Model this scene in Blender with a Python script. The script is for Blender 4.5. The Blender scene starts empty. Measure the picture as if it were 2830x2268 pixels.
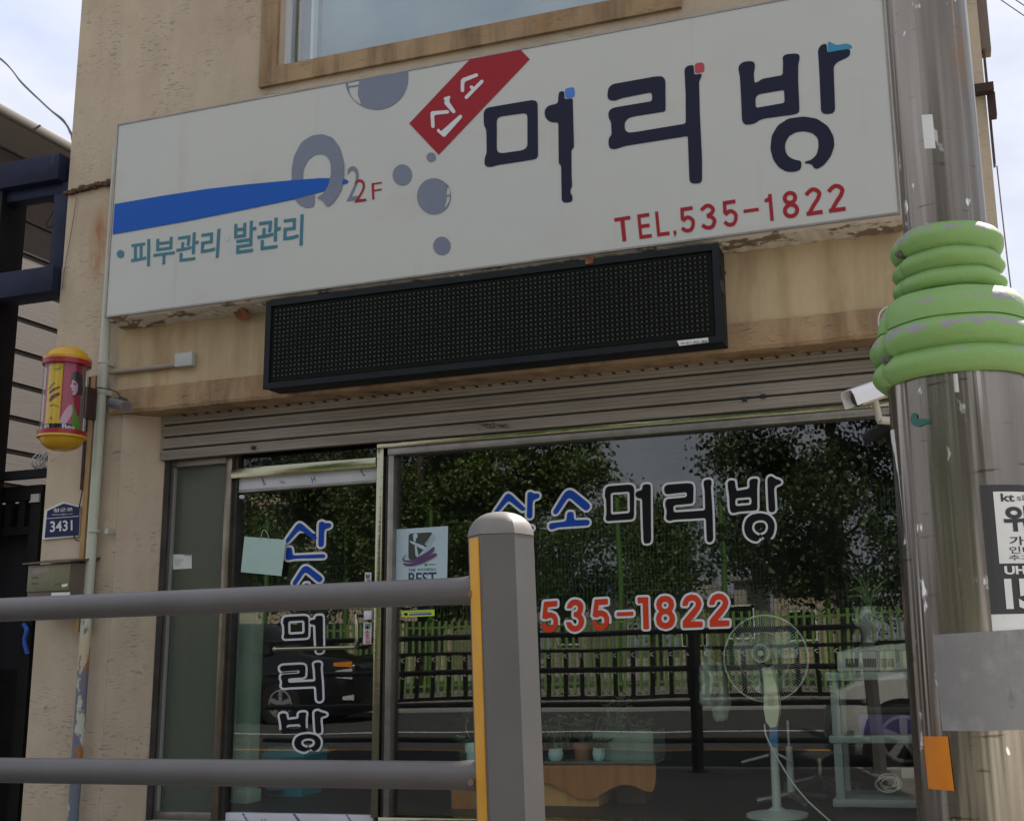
import bpy, bmesh, math, random
import numpy as np
from mathutils import Vector, Matrix
random.seed(4); rng = np.random.default_rng(4)
scene = bpy.context.scene
COL = scene.collection

# ------------------------------------------------------------------ camera
EYE = 1.15
YAW, PIT, ROL, FPX, PPX, PPY = -0.287041019, 0.191023784, -0.0266019078, 3053.778, 1737.758, 1190.622
PW, PH = 2830.0, 2268.0
fw = Vector((math.sin(YAW)*math.cos(PIT), math.cos(YAW)*math.cos(PIT), math.sin(PIT)))
r0 = Vector((math.cos(YAW), -math.sin(YAW), 0)); u0 = r0.cross(fw)
rt = r0*math.cos(ROL)+u0*math.sin(ROL); up = -r0*math.sin(ROL)+u0*math.cos(ROL)
CAMLOC = Vector((0, 0, EYE))
cd = bpy.data.cameras.new('camera'); cam = bpy.data.objects.new('camera', cd); COL.objects.link(cam)
m3 = Matrix((rt, up, -fw)).transposed()
cam.matrix_world = Matrix.Translation(CAMLOC) @ m3.to_4x4()
cd.sensor_fit = 'HORIZONTAL'; cd.sensor_width = 36; cd.lens = 36*FPX/PW
cd.shift_x = (PW/2-PPX)/PW; cd.shift_y = (PPY-PH/2)/PW
cd.clip_start = 0.05; cd.clip_end = 2000
scene.camera = cam

# ------------------------------------------------------------------ sky, sun, exposure
SUN = Vector((0.22, 0.65, 0.80)).normalized()
SKY_STRENGTH = 0.12
world = bpy.data.worlds.new('World'); scene.world = world; world.use_nodes = True
nt = world.node_tree; nt.nodes.clear()
def N(tree, typ, **kw):
    n = tree.nodes.new(typ)
    for k, v in kw.items(): setattr(n, k, v)
    return n
sky = N(nt, 'ShaderNodeTexSky', sky_type='NISHITA', sun_disc=False)
sky.sun_elevation = math.asin(SUN.z); sky.sun_rotation = math.atan2(SUN.x, SUN.y)
sky.air_density = 1.0; sky.dust_density = 2.5; sky.ozone_density = 1.0
tc = N(nt, 'ShaderNodeTexCoord'); mp = N(nt, 'ShaderNodeMapping'); mp.inputs['Scale'].default_value = (2.2, 2.2, 4.5)
mp.inputs['Location'].default_value = (0.3, 0.8, 0.1)
no = N(nt, 'ShaderNodeTexNoise'); no.inputs['Scale'].default_value = 1.7; no.inputs['Detail'].default_value = 7; no.inputs['Roughness'].default_value = .55
cr = N(nt, 'ShaderNodeValToRGB'); cr.color_ramp.elements[0].position = .10; cr.color_ramp.elements[1].position = .42
no2 = N(nt, 'ShaderNodeTexNoise'); no2.inputs['Scale'].default_value = 4.0; no2.inputs['Detail'].default_value = 5
cc = N(nt, 'ShaderNodeValToRGB')
cc.color_ramp.elements[0].position = .3; cc.color_ramp.elements[0].color = (3.05, 3.22, 3.85, 1)
cc.color_ramp.elements[1].position = .65; cc.color_ramp.elements[1].color = (3.8, 3.95, 4.4, 1)
mx = N(nt, 'ShaderNodeMixRGB'); bg = N(nt, 'ShaderNodeBackground'); bg.inputs['Strength'].default_value = SKY_STRENGTH
wo = N(nt, 'ShaderNodeOutputWorld')
L = nt.links.new
L(tc.outputs['Generated'], mp.inputs['Vector']); L(mp.outputs[0], no.inputs['Vector']); L(mp.outputs[0], no2.inputs['Vector'])
L(no.outputs['Fac'], cr.inputs[0]); L(no2.outputs['Fac'], cc.inputs[0])
L(cr.outputs[0], mx.inputs[0]); L(sky.outputs[0], mx.inputs[1]); L(cc.outputs[0], mx.inputs[2])
L(mx.outputs[0], bg.inputs[0]); L(bg.outputs[0], wo.inputs[0])
sd = bpy.data.lights.new('sun', 'SUN'); sd.energy = 5.0; sd.angle = math.radians(.6); sd.color = (1, .94, .84)
so = bpy.data.objects.new('sun', sd); COL.objects.link(so); so.location = (2, 10, 20)
so.rotation_euler = SUN.to_track_quat('Z', 'Y').to_euler()
vs = scene.view_settings
vs.view_transform = 'Standard'; vs.look = 'None'; vs.gamma = 1; vs.use_curve_mapping = False
vs.exposure = 1.02
scene.cycles.max_bounces = 10; scene.cycles.transparent_max_bounces = 24; scene.cycles.glossy_bounces = 5
scene.cycles.sample_clamp_indirect = 6.0

# ------------------------------------------------------------------ helpers
def W(px, py, Y):
    """the point of the vertical plane y=Y seen at photo pixel (px, py)"""
    d = fw + rt*((px-PPX)/FPX) - up*((py-PPY)/FPX)
    return CAMLOC + d*(Y/d.y)
def RF(px, py, Y):
    """a point across the street (at y=Y) whose mirror image in the shop glass is at this pixel"""
    p = W(px, py, 2*GLASS-Y); return Vector((p.x, Y, p.z))
GLASS = 6.1
OFF = {}
def tag(o, label=None, cat=None, group=None, kind=None):
    if label: o['label'] = label
    if cat: o['category'] = cat
    if group: o['group'] = group
    if kind: o['kind'] = kind
    return o
def thing(name, label, cat, loc, group=None):
    o = bpy.data.objects.new(name, None); COL.objects.link(o); o.location = loc; o.empty_display_size = .1
    OFF[o] = Vector(loc); return tag(o, label, cat, group)
def link(name, me, parent=None, base=None):
    o = bpy.data.objects.new(name, me); COL.objects.link(o)
    if parent is not None:
        o.parent = parent; OFF[o] = OFF[parent]; d = OFF[parent]
    else:
        d = Vector(base) if base is not None else None
        if d is None:
            n = len(me.vertices); a = np.empty(n*3); me.vertices.foreach_get('co', a); a = a.reshape(-1, 3)
            lo, hi = a.min(0), a.max(0); d = Vector(((lo[0]+hi[0])/2, (lo[1]+hi[1])/2, lo[2]))
        o.location = d; OFF[o] = d
    me.transform(Matrix.Translation(-d)); return o
def mesh(name, v, f, mat, parent=None, smooth=False, base=None):
    me = bpy.data.meshes.new(name); me.from_pydata([tuple(p) for p in v], [], f); me.update()
    bm = bmesh.new(); bm.from_mesh(me); bmesh.ops.recalc_face_normals(bm, faces=bm.faces); bm.to_mesh(me); bm.free()
    if mat: me.materials.append(mat)
    if smooth:
        for p in me.polygons: p.use_smooth = True
    return link(name, me, parent, base)
class MB:
    def __init__(s): s.v = []; s.f = []
    def add(s, v, f):
        n = len(s.v); s.v += [tuple(p) for p in v]; s.f += [tuple(i+n for i in q) for q in f]; return s
    def box(s, x0, x1, y0, y1, z0, z1, ch=0):
        if ch:
            c = min(ch, abs(x1-x0)*.45, abs(y1-y0)*.45, abs(z1-z0)*.45)
            bm = bmesh.new(); bmesh.ops.create_cube(bm, size=1)
            for q in bm.verts: q.co = Vector(((x0+x1)/2+q.co.x*(x1-x0), (y0+y1)/2+q.co.y*(y1-y0), (z0+z1)/2+q.co.z*(z1-z0)))
            bmesh.ops.bevel(bm, geom=bm.edges[:], offset=c, segments=2, affect='EDGES', profile=.5)
            bm.verts.index_update(); s.add([q.co[:] for q in bm.verts], [[q.index for q in p.verts] for p in bm.faces]); bm.free(); return s
        v = [(x, y, z) for z in (z0, z1) for y in (y0, y1) for x in (x0, x1)]
        return s.add(v, [(0, 1, 3, 2), (4, 6, 7, 5), (0, 4, 5, 1), (2, 3, 7, 6), (0, 2, 6, 4), (1, 5, 7, 3)])
    def prism(s, bot, top):
        n = len(bot); f = [tuple(range(n))[::-1], tuple(range(n, 2*n))]+[(i, (i+1) % n, n+(i+1) % n, n+i) for i in range(n)]
        return s.add(list(bot)+list(top), f)
    def tube(s, pts, r, n=10, cap=True):
        pts = [Vector(p) for p in pts]; rs = r if isinstance(r, (list, tuple)) else [r]*len(pts)
        v = []; f = []; prev = None
        for i, p in enumerate(pts):
            t = (pts[min(i+1, len(pts)-1)]-pts[max(i-1, 0)]).normalized()
            if prev is None:
                a = Vector((0, 0, 1)) if abs(t.z) < .9 else Vector((1, 0, 0)); a = t.cross(a).normalized()
            else:
                a = (prev-t*prev.dot(t)).normalized()
            prev = a; b = t.cross(a)
            v += [p+(a*math.cos(2*math.pi*k/n)+b*math.sin(2*math.pi*k/n))*rs[i] for k in range(n)]
        for i in range(len(pts)-1):
            f += [(i*n+k, i*n+(k+1) % n, (i+1)*n+(k+1) % n, (i+1)*n+k) for k in range(n)]
        if cap: f += [tuple(range(n))[::-1], tuple(range((len(pts)-1)*n, len(pts)*n))]
        return s.add(v, f)
    def lathe(s, c, prof, n=32, a0=0, a1=2*math.pi, close=True):
        """prof: (r,z) pairs, around a vertical axis through c"""
        full = abs(a1-a0-2*math.pi) < 1e-6; m = n if full else n+1; v = []; f = []
        for r, z in prof:
            v += [(c[0]+r*math.cos(a0+(a1-a0)*k/n), c[1]+r*math.sin(a0+(a1-a0)*k/n), c[2]+z) for k in range(m)]
        for i in range(len(prof)-1):
            for k in range(n): f.append((i*m+k, i*m+(k+1) % m, (i+1)*m+(k+1) % m, (i+1)*m+k))
        if close and full: f += [tuple(range(m))[::-1], tuple(range((len(prof)-1)*m, len(prof)*m))]
        return s.add(v, f)
    def build(s, name, mat, parent=None, smooth=False, base=None): return mesh(name, s.v, s.f, mat, parent, smooth, base)
def smooth_by_angle(o, deg=40):
    me = o.data
    for p in me.polygons: p.use_smooth = True
    try: me.set_sharp_from_angle(angle=math.radians(deg))
    except Exception: pass
    return o
def box(name, x0, x1, y0, y1, z0, z1, mat, parent=None, ch=0, base=None):
    return smooth_by_angle(MB().box(x0, x1, y0, y1, z0, z1, ch).build(name, mat, parent, base=base), 35)
def wav(p, a=.004): return Vector(p)+Vector(rng.normal(0, a, 3))
def spline(pts, k=6):
    pts = [Vector(p) for p in pts]; out = []
    for i in range(len(pts)-1):
        p0, p1, p2, p3 = pts[max(i-1, 0)], pts[i], pts[i+1], pts[min(i+2, len(pts)-1)]
        for j in range(k):
            t = j/k; out.append(.5*((2*p1)+(p2-p0)*t+(2*p0-5*p1+4*p2-p3)*t*t+(3*p1-p0-3*p2+p3)*t**3))
    return out+[pts[-1]]

# ---- flat cut shapes (vinyl, print): filled outlines with holes
def chaikin(l, k, keep=.25, cap=4.0):
    for it in range(k):
        o = []
        for i in range(len(l)):
            a, b = l[i], l[(i+1) % len(l)]; n = math.hypot(b[0]-a[0], b[1]-a[1]); t = min(keep, cap*(.5**it)/max(n, 1e-6))
            o += [(a[0]+(b[0]-a[0])*t, a[1]+(b[1]-a[1])*t), (b[0]+(a[0]-b[0])*t, b[1]+(a[1]-b[1])*t)]
        l = o
    return l
def cut_mesh(loops, off=0.0, body=None, size=None, res=6):
    """2D curve (outlines, or text body) -> solid mesh; z = -1 back, +1 front"""
    if body is not None:
        cu = bpy.data.curves.new('c', 'FONT'); cu.body = body; cu.size = 1; cu.resolution_u = res
    else:
        cu = bpy.data.curves.new('c', 'CURVE'); cu.dimensions = '2D'
        for l in loops:
            sp = cu.splines.new('POLY'); sp.points.add(len(l)-1); sp.use_cyclic_u = True
            for q, p in zip(sp.points, l): q.co = (p[0], p[1], 0, 1)
    cu.fill_mode = 'BOTH'; cu.extrude = 1.0; cu.offset = off
    ob = bpy.data.objects.new('c', cu); COL.objects.link(ob)
    dg = bpy.context.evaluated_depsgraph_get(); dg.update()
    me = bpy.data.meshes.new_from_object(ob.evaluated_get(dg))
    bpy.data.objects.remove(ob); bpy.data.curves.remove(cu)
    me.materials.clear(); return me
def slice_x(me, n=14, axis=0):
    bm = bmesh.new(); bm.from_mesh(me); xs = [q.co[axis] for q in bm.verts]; a, b = min(xs), max(xs)
    for i in range(1, n):
        c = [0, 0, 0]; c[axis] = a+(b-a)*i/n+1e-5; nn = [0, 0, 0]; nn[axis] = 1
        bmesh.ops.bisect_plane(bm, geom=bm.verts[:]+bm.edges[:]+bm.faces[:], plane_co=c, plane_no=nn, dist=1e-7)
    bm.to_mesh(me); bm.free(); return me
def mapped(name, me, fn, mat, parent, base=None):
    n = len(me.vertices); a = np.empty(n*3); me.vertices.foreach_get('co', a); a = a.reshape(-1, 3)
    out = np.array([fn(*p)[:] for p in a]); me.vertices.foreach_set('co', out.ravel()); me.update()
    me.materials.append(mat)
    for p in me.polygons: p.use_smooth = False
    return link(name, me, parent, base)
def decal(name, loops, Y, mat, parent=None, off=0.0, th=.0015, rnd=2, base=None, cap=4.0):
    """outline(s) in photo pixels, lying on plane y=Y, th proud towards the street"""
    cx = sum(p[0] for p in loops[0])/len(loops[0]); cy = sum(p[1] for p in loops[0])/len(loops[0])
    ls = [[((p[0]-cx)/100, -(p[1]-cy)/100) for p in (chaikin(l, rnd, cap=cap) if rnd else l)] for l in loops]
    me = cut_mesh(ls, off/100)
    return mapped(name, me, lambda x, y, z: W(cx+x*100, cy-y*100, Y)+Vector((0, -th*(z+1)/2, 0)), mat, parent, base)
def quadfn(q, Y, th):
    P = [W(p[0], p[1], Y) for p in q]
    def f(u, v, z): return P[0]*(1-u)*(1-v)+P[1]*u*(1-v)+P[2]*u*v+P[3]*(1-u)*v+Vector((0, -th*(z+1)/2, 0))
    return f
def text(name, body, mat, parent, fn, off=0.0, base=None, ref=None, cuts=0):
    """text whose bounding box fills the unit square of fn(u,v,z); v runs down"""
    me = cut_mesh(None, off, body)
    if cuts: slice_x(me, cuts)
    src = me
    n = len(src.vertices); a = np.empty(n*3); src.vertices.foreach_get('co', a); a = a.reshape(-1, 3)
    lo = a.min(0) if ref is None else ref[0]; hi = a.max(0) if ref is None else ref[1]
    o = mapped(name, me, lambda x, y, z: fn((x-lo[0])/(hi[0]-lo[0]), 1-(y-lo[1])/(hi[1]-lo[1]), z), mat, parent, base)
    return o, (lo, hi)
def ribbon(pts, w):
    a = [Vector((p[0], p[1], 0)) for p in pts]; l = []; r = []
    for i, p in enumerate(a):
        d = (a[min(i+1, len(a)-1)]-a[max(i-1, 0)]).normalized(); nn = Vector((-d.y, d.x, 0)); hl = hr = w/2
        if 0 < i < len(a)-1:
            d1 = (a[i]-a[i-1]).normalized(); d2 = (a[i+1]-a[i]).normalized(); nn = nn/max(.6, nn.dot(Vector((-d1.y, d1.x, 0))))
            tn = math.atan2(d1.x*d2.y-d1.y*d2.x, d1.dot(d2)); R_ = ((a[i]-a[i-1]).length+(a[i+1]-a[i]).length)/2/max(abs(tn), 1e-4)
            if len(a) > 4:
                if tn > 0: hl = min(hl, R_*.85)
                else: hr = min(hr, R_*.85)
        l.append(p+nn*hl); r.append(p-nn*hr)
    return [(q.x, q.y) for q in l]+[(q.x, q.y) for q in r[::-1]]
def ell(cx, cy, rx, ry, n=36): return [(cx+rx*math.cos(2*math.pi*k/n), cy+ry*math.sin(2*math.pi*k/n)) for k in range(n)]
def glyph(ch, w, e=0.0):
    """gothic digit in a box .6 wide, 1 high (y down), stroke w, grown by e: list of pieces, each a list of outlines"""
    h = w/2; L_, R_, T_, B_ = h, .6-h, h, 1-h
    def sm(p): return [(q.x, q.y) for q in spline([(x, y, 0) for x, y in p], 5)]
    def rib(p):
        a, b = Vector(p[0]), Vector(p[1]); c, d = Vector(p[-1]), Vector(p[-2])
        p = [tuple(a+(a-b).normalized()*e)]+list(p)[1:-1]+[tuple(c+(c-d).normalized()*e)]
        return [ribbon(p, w+2*e)]
    def ring(cx, cy, rx, ry):
        o = [ell(cx, cy, rx+e, ry+e)]
        if rx-w-e > .012: o.append(ell(cx, cy, rx-w-e, ry-w-e))
        return o
    def rect(x0, y0, x1, y1): return [[(x0-e, y0-e), (x1+e, y0-e), (x1+e, y1+e), (x0-e, y1+e)]]
    if ch == '5':
        bowl = sm([(.10, .53), (.19, .455), (.31, .395+h*.2), (.44, .445+h*.2), (R_, .56), (R_+.005, .67), (R_-.03, .79), (.42, B_-.03), (.30, B_), (.17, B_-.025), (.045, .79)])
        return [rib([(L_+.045, 0), (L_+.02, .475)]), rect(L_+.045-h, 0, .57, w), rib(bowl)]
    if ch == '3':
        return [rib(sm([(.05, .215), (.16, .135), (.29, T_), (.42, T_+.04), (R_-.01, .25), (.44, .39), (.26, .465)])), rib(sm([(.26, .475), (.44, .535), (R_, .66), (R_-.01, .76), (.43, B_-.03), (.30, B_), (.17, B_-.03), (.045, .785)]))]
    if ch == '2':
        return [rib(sm([(.05, .245), (.15, .145), (.29, T_), (.43, T_+.045), (R_, .25), (.46, .43), (.32, .61), (.20, .78), (L_+.02, .95)])), rect(L_-h*.9, 1-w, .59, 1)]
    if ch == '8': return [ring(.3, .255, .265, .255), ring(.3, .715, .3, .285)]
    if ch == '1': return [rect(.30-w*.25, 0, .30+w*.75, 1), [[(.10-e, .16-e), (.22, .13-e), (.30, -e), (.32, -e), (.32, .27+e), (.10-e, .28+e)]]]
    if ch == '-': return [rect(0, .5-h*.85, .6, .5+h*.85)]
    if ch == 'T': return [[[(0, 0), (.6, 0), (.6, w), (.3+h, w), (.3+h, 1), (.3-h, 1), (.3-h, w), (0, w)]]]
    if ch == 'E': return [[[(0, 0), (.57, 0), (.57, w), (w, w), (w, .5-h), (.54, .5-h), (.54, .5+h), (w, .5+h), (w, 1-w), (.59, 1-w), (.59, 1), (0, 1)]]]
    if ch == 'L': return [[[(0, 0), (w, 0), (w, 1-w), (.58, 1-w), (.58, 1), (0, 1)]]]
    if ch == ',': return [[[(.1, 0), (.5, 0), (.5, .55), (.25, 1), (.15, 1), (.25, .6), (.1, .6)]]]
def put_glyph(ch, q, Y, mat, parent, w, wide=0, back=None):
    f = lambda p: tuple((1-v)*((1-u)*q[0][i]+u*q[1][i])+v*((1-u)*q[3][i]+u*q[2][i]) for i in (0, 1) for u, v in ((p[0]/.6, p[1]),))
    G0 = glyph(ch, w); G1 = glyph(ch, w, wide) if back else G0
    for i in range(len(G0)):
        if back:
            o = decal('digit_outline', [[f(p) for p in l] for l in G1[i]], Y-.0005*i, back, parent, th=.0009, rnd=0)
            decal('digit_fill', [[f(p) for p in l] for l in G0[i]], Y-.003-.0005*i, mat, o, th=.0009, rnd=0)
        else: decal('digit', [[f(p) for p in l] for l in G0[i]], Y-.0004*i, mat, parent, th=.001, rnd=0)
def Z(off, s, pts): return [(off[0]+p[0]/s, off[1]+p[1]/s) for p in pts]
def circ(cx, cy, rx, ry=None, n=32): return [(cx+rx*math.cos(2*math.pi*k/n), cy+(ry or rx)*math.sin(2*math.pi*k/n)) for k in range(n)]

# ------------------------------------------------------------------ materials
MATS = {}
def M(name, c1, c2=None, scale=6, rough=.6, metal=0, bump=0, bscale=60, st=(1, 1, 1), bst=None, lo=.35, hi=.65, coat=0, spec=.5, trans=0, alpha=1, rvar=0, spots=None):
    if name in MATS: return MATS[name]
    m = bpy.data.materials.new(name); m.use_nodes = True; t = m.node_tree; b = t.nodes['Principled BSDF']; K = t.links.new
    b.inputs['Base Color'].default_value = (*c1, 1); b.inputs['Roughness'].default_value = rough; b.inputs['Metallic'].default_value = metal
    b.inputs['Specular IOR Level'].default_value = spec; b.inputs['Coat Weight'].default_value = coat
    b.inputs['Transmission Weight'].default_value = trans; b.inputs['Alpha'].default_value = alpha
    g = N(t, 'ShaderNodeNewGeometry')
    def noise(sc, stt, det=6):
        mp = N(t, 'ShaderNodeMapping'); mp.inputs['Scale'].default_value = stt; n = N(t, 'ShaderNodeTexNoise')
        n.inputs['Scale'].default_value = sc; n.inputs['Detail'].default_value = det; n.inputs['Roughness'].default_value = .6
        K(g.outputs['Position'], mp.inputs[0]); K(mp.outputs[0], n.inputs['Vector']); return n.outputs['Fac']
    def ramp(f, a, c):
        r = N(t, 'ShaderNodeMapRange'); r.inputs[1].default_value = a; r.inputs[2].default_value = c; K(f, r.inputs[0]); return r.outputs[0]
    col = None
    if c2 is not None:
        mx = N(t, 'ShaderNodeMixRGB'); mx.inputs[1].default_value = (*c1, 1); mx.inputs[2].default_value = (*c2, 1)
        K(ramp(noise(scale, st), lo, hi), mx.inputs[0]); col = mx.outputs[0]
    for (c3, sc3, st3, a3, h3) in (spots or []):
        mx = N(t, 'ShaderNodeMixRGB'); mx.inputs[2].default_value = (*c3, 1)
        if col is None: mx.inputs[1].default_value = (*c1, 1)
        else: K(col, mx.inputs[1])
        K(ramp(noise(sc3, st3, 8), a3, h3), mx.inputs[0]); col = mx.outputs[0]
    if col is not None: K(col, b.inputs['Base Color'])
    if rvar: 
        r = N(t, 'ShaderNodeMapRange'); r.inputs[1].default_value = .3; r.inputs[2].default_value = .7
        r.inputs[3].default_value = max(0, rough-rvar); r.inputs[4].default_value = min(1, rough+rvar)
        K(noise(scale*1.7, st), r.inputs[0]); K(r.outputs[0], b.inputs['Roughness'])
    if bump:
        bn = N(t, 'ShaderNodeBump'); bn.inputs['Strength'].default_value = 1.0; bn.inputs['Distance'].default_value = bump
        K(noise(bscale, bst or st), bn.inputs['Height']); K(bn.outputs[0], b.inputs['Normal'])
    m.diffuse_color = (*c1, 1); MATS[name] = m; return m

def wall_material(name, base, dark, rust, stain, dragk=1.0, grit=.003):
    """dragged stucco with grime, streaks under the ledges and rust runs"""
    m = bpy.data.materials.new(name); m.use_nodes = True; t = m.node_tree; b = t.nodes['Principled BSDF']; K = t.links.new
    b.inputs['Roughness'].default_value = .88; b.inputs['Specular IOR Level'].default_value = .25
    g = N(t, 'ShaderNodeNewGeometry')
    def noise(sc, stt, det=6, ro=.6, dist=0):
        mp = N(t, 'ShaderNodeMapping'); mp.inputs['Scale'].default_value = stt; n = N(t, 'ShaderNodeTexNoise')
        n.inputs['Scale'].default_value = sc; n.inputs['Detail'].default_value = det; n.inputs['Roughness'].default_value = ro; n.inputs['Distortion'].default_value = dist
        K(g.outputs['Position'], mp.inputs[0]); K(mp.outputs[0], n.inputs['Vector']); return n.outputs['Fac']
    def mr(f, a, c, d=0, e=1):
        r = N(t, 'ShaderNodeMapRange'); r.inputs[1].default_value = a; r.inputs[2].default_value = c; r.inputs[3].default_value = d; r.inputs[4].default_value = e
        K(f, r.inputs[0]); return r.outputs[0]
    def mul(a, c):
        n = N(t, 'ShaderNodeMath', operation='MULTIPLY'); K(a, n.inputs[0])
        if isinstance(c, float): n.inputs[1].default_value = c
        else: K(c, n.inputs[1])
        return n.outputs[0]
    def mix(fac, ca, cb, typ='MIX'):
        n = N(t, 'ShaderNodeMixRGB', blend_type=typ)
        K(fac, n.inputs[0])
        if isinstance(ca, tuple): n.inputs[1].default_value = (*ca, 1)
        else: K(ca, n.inputs[1])
        n.inputs[2].default_value = (*cb, 1); return n.outputs[0]
    drag0 = noise(46, (.36, .6, 2.1), 4, .6, .5); drag = mul(mr(drag0, .58, .70), mr(noise(3.4, (1, 1, 1), 6), .45, .64))      # short horizontal drag marks
    big = noise(1.1, (1, 1, .8), 5)
    streak = noise(5.5, (1, 1, .12), 6)                # vertical runs
    c = mix(mr(big, .3, .7), base, tuple(x*.84 for x in base))
    c = mix(mul(mr(noise(3.2, (1, 1, .8), 7), .45, .75), .25), c, dark); c = mix(mul(drag, .34*dragk), c, dark)
    c = mix(mul(mr(streak, .46, .72), stain*.8), c, dark)
    c = mix(mul(mr(noise(2.6, (1, 1, .4), 9), .54, .74), rust*.8), c, (.26, .125, .045))
    sx = N(t, 'ShaderNodeSeparateXYZ'); K(g.outputs['Position'], sx.inputs[0])
    # rust run from the steel ledge on the left of the sign
    def win(o, a, b2, soft):
        return mul(mr(o, a-soft, a+soft), mr(o, b2-soft, b2+soft, 1, 0))
    run = mul(mul(win(sx.outputs[0], -5.47, -5.38, .05), win(sx.outputs[2], 3.72, 4.12, .1)), mr(noise(9, (2, 2, .5), 5), .35, .6))
    c = mix(mul(run, .95), c, (.34, .13, .035))
    K(c, b.inputs['Base Color'])
    bn = N(t, 'ShaderNodeBump'); bn.inputs['Distance'].default_value = .0042*dragk; bn.inputs['Strength'].default_value = 1.0; bn.invert = True
    K(drag, bn.inputs['Height'])
    bn2 = N(t, 'ShaderNodeBump'); bn2.inputs['Distance'].default_value = grit; bn2.inputs['Strength'].default_value = .8
    K(noise(70, (.7, 1, 1.3), 6), bn2.inputs['Height']); K(bn.outputs[0], bn2.inputs['Normal']); K(bn2.outputs[0], b.inputs['Normal'])
    return m

def glass(name, tint=(1, 1, 1), film=None, filmfac=0, rough=0.0, f0=.075, wob=.0, dirt=0):
    """window pane: clear with mirror reflection by angle, optional translucent film"""
    m = bpy.data.materials.new(name); m.use_nodes = True; t = m.node_tree; t.nodes.clear(); K = t.links.new
    out = N(t, 'ShaderNodeOutputMaterial'); tr = N(t, 'ShaderNodeBsdfTransparent'); tr.inputs[0].default_value = (*tint, 1)
    gl = N(t, 'ShaderNodeBsdfGlossy'); gl.inputs['Roughness'].default_value = rough; gl.inputs[0].default_value = (1, 1, 1, 1)
    lw = N(t, 'ShaderNodeLayerWeight'); lw.inputs[0].default_value = .5
    p = N(t, 'ShaderNodeMath', operation='POWER'); p.inputs[1].default_value = 5; K(lw.outputs['Facing'], p.inputs[0])
    a = N(t, 'ShaderNodeMath', operation='MULTIPLY_ADD'); a.inputs[1].default_value = .9; a.inputs[2].default_value = f0; K(p.outputs[0], a.inputs[0])
    under = tr.outputs[0]
    if film:
        df = N(t, 'ShaderNodeBsdfDiffuse'); df.inputs[0].default_value = (*film, 1); mm = N(t, 'ShaderNodeMixShader'); mm.inputs[0].default_value = filmfac
        if dirt:
            gg = N(t, 'ShaderNodeNewGeometry'); mp = N(t, 'ShaderNodeMapping'); mp.inputs['Scale'].default_value = (1, 1, .35); nn = N(t, 'ShaderNodeTexNoise'); nn.inputs['Scale'].default_value = 2.6; nn.inputs['Detail'].default_value = 9; nn.inputs['Roughness'].default_value = .7
            rg = N(t, 'ShaderNodeMapRange'); rg.inputs[1].default_value = .42; rg.inputs[2].default_value = .75; rg.inputs[3].default_value = filmfac*.3; rg.inputs[4].default_value = filmfac+dirt
            K(gg.outputs['Position'], mp.inputs[0]); K(mp.outputs[0], nn.inputs['Vector']); K(nn.outputs['Fac'], rg.inputs[0]); K(rg.outputs[0], mm.inputs[0])
        K(tr.outputs[0], mm.inputs[1]); K(df.outputs[0], mm.inputs[2]); under = mm.outputs[0]
    ms = N(t, 'ShaderNodeMixShader'); K(a.outputs[0], ms.inputs[0]); K(under, ms.inputs[1]); K(gl.outputs[0], ms.inputs[2]); K(ms.outputs[0], out.inputs[0])
    if wob:
        g = N(t, 'ShaderNodeNewGeometry'); n = N(t, 'ShaderNodeTexNoise'); n.inputs['Scale'].default_value = 1.3; n.inputs['Detail'].default_value = 1
        bn = N(t, 'ShaderNodeBump'); bn.inputs['Distance'].default_value = wob; K(g.outputs['Position'], n.inputs['Vector']); K(n.outputs[0], bn.inputs['Height']); K(bn.outputs[0], gl.inputs['Normal'])
    return m

wallm = wall_material('stucco_beige', (.56, .46, .335), (.23, .175, .11), .10, .20, 1.0)
wall_low = wall_material('stucco_stained', (.54, .42, .255), (.19, .12, .055), .75, .6, .12, .001)
trimm = wall_material('stucco_ochre', (.43, .295, .165), (.07, .048, .03), 1.0, 1.0, .9, .005)
signw = M('sign_sheet', (.50, .505, .455), (.475, .485, .45), scale=1.2, rough=.42, spots=[((.44, .375, .29), 1.6, (.8, 1, 1.6), .58, .90), ((.40, .37, .31), 7, (1, 1, .07), .60, .95)])
peel = M('peeling_paint', (.58, .52, .43), (.20, .15, .10), scale=9, rough=.8, lo=.535, hi=.57, bump=.004, bscale=30, st=(.5, 1, 1))
navy = M('vinyl_navy', (.008, .011, .030), rough=.6, spec=.25)
sred = M('vinyl_red', (.30, .014, .022), rough=.6, spec=.25)
wred = M('vinyl_orange_red', (.55, .045, .014), rough=.6, spec=.2)
sblue = M('vinyl_blue', (.005, .09, .42), rough=.6, spec=.25)
lblue = M('vinyl_light_blue', (.03, .16, .55), rough=.4)
wblue = M('vinyl_royal_blue', (.006, .055, .33), rough=.6, spec=.2)
teal = M('vinyl_teal', (.012, .15, .20), rough=.4)
tealb = M('vinyl_teal_light', (.015, .22, .36), rough=.4)
bubg = M('vinyl_slate', (.145, .165, .225), (.16, .18, .235), rough=.45)
vwhite = M('vinyl_white', (.60, .62, .63), rough=.4)
vblack = M('vinyl_black', (.008, .008, .009), rough=.7, spec=.15)
ledblk = M('led_case', (.007, .010, .012), (.012, .015, .017), scale=4, rough=.6, spec=.2)
ledgrid = M('led_mask', (.006, .007, .006), rough=.8, spec=.15)
leddot = M('led_lens', (.045, .052, .046), (.07, .08, .07), scale=5, rough=.4)
paper = M('paper_white', (.68, .68, .65), (.62, .62, .6), rough=.8)
steel = M('stainless_trim', (.33, .32, .22), rough=.14, metal=1, bump=.002, bscale=9, bst=(.5, .5, 2.4), rvar=.07)
alu = M('aluminium_frame', (.30, .28, .25), (.22, .20, .18), scale=9, rough=.38, metal=.75)
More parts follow.
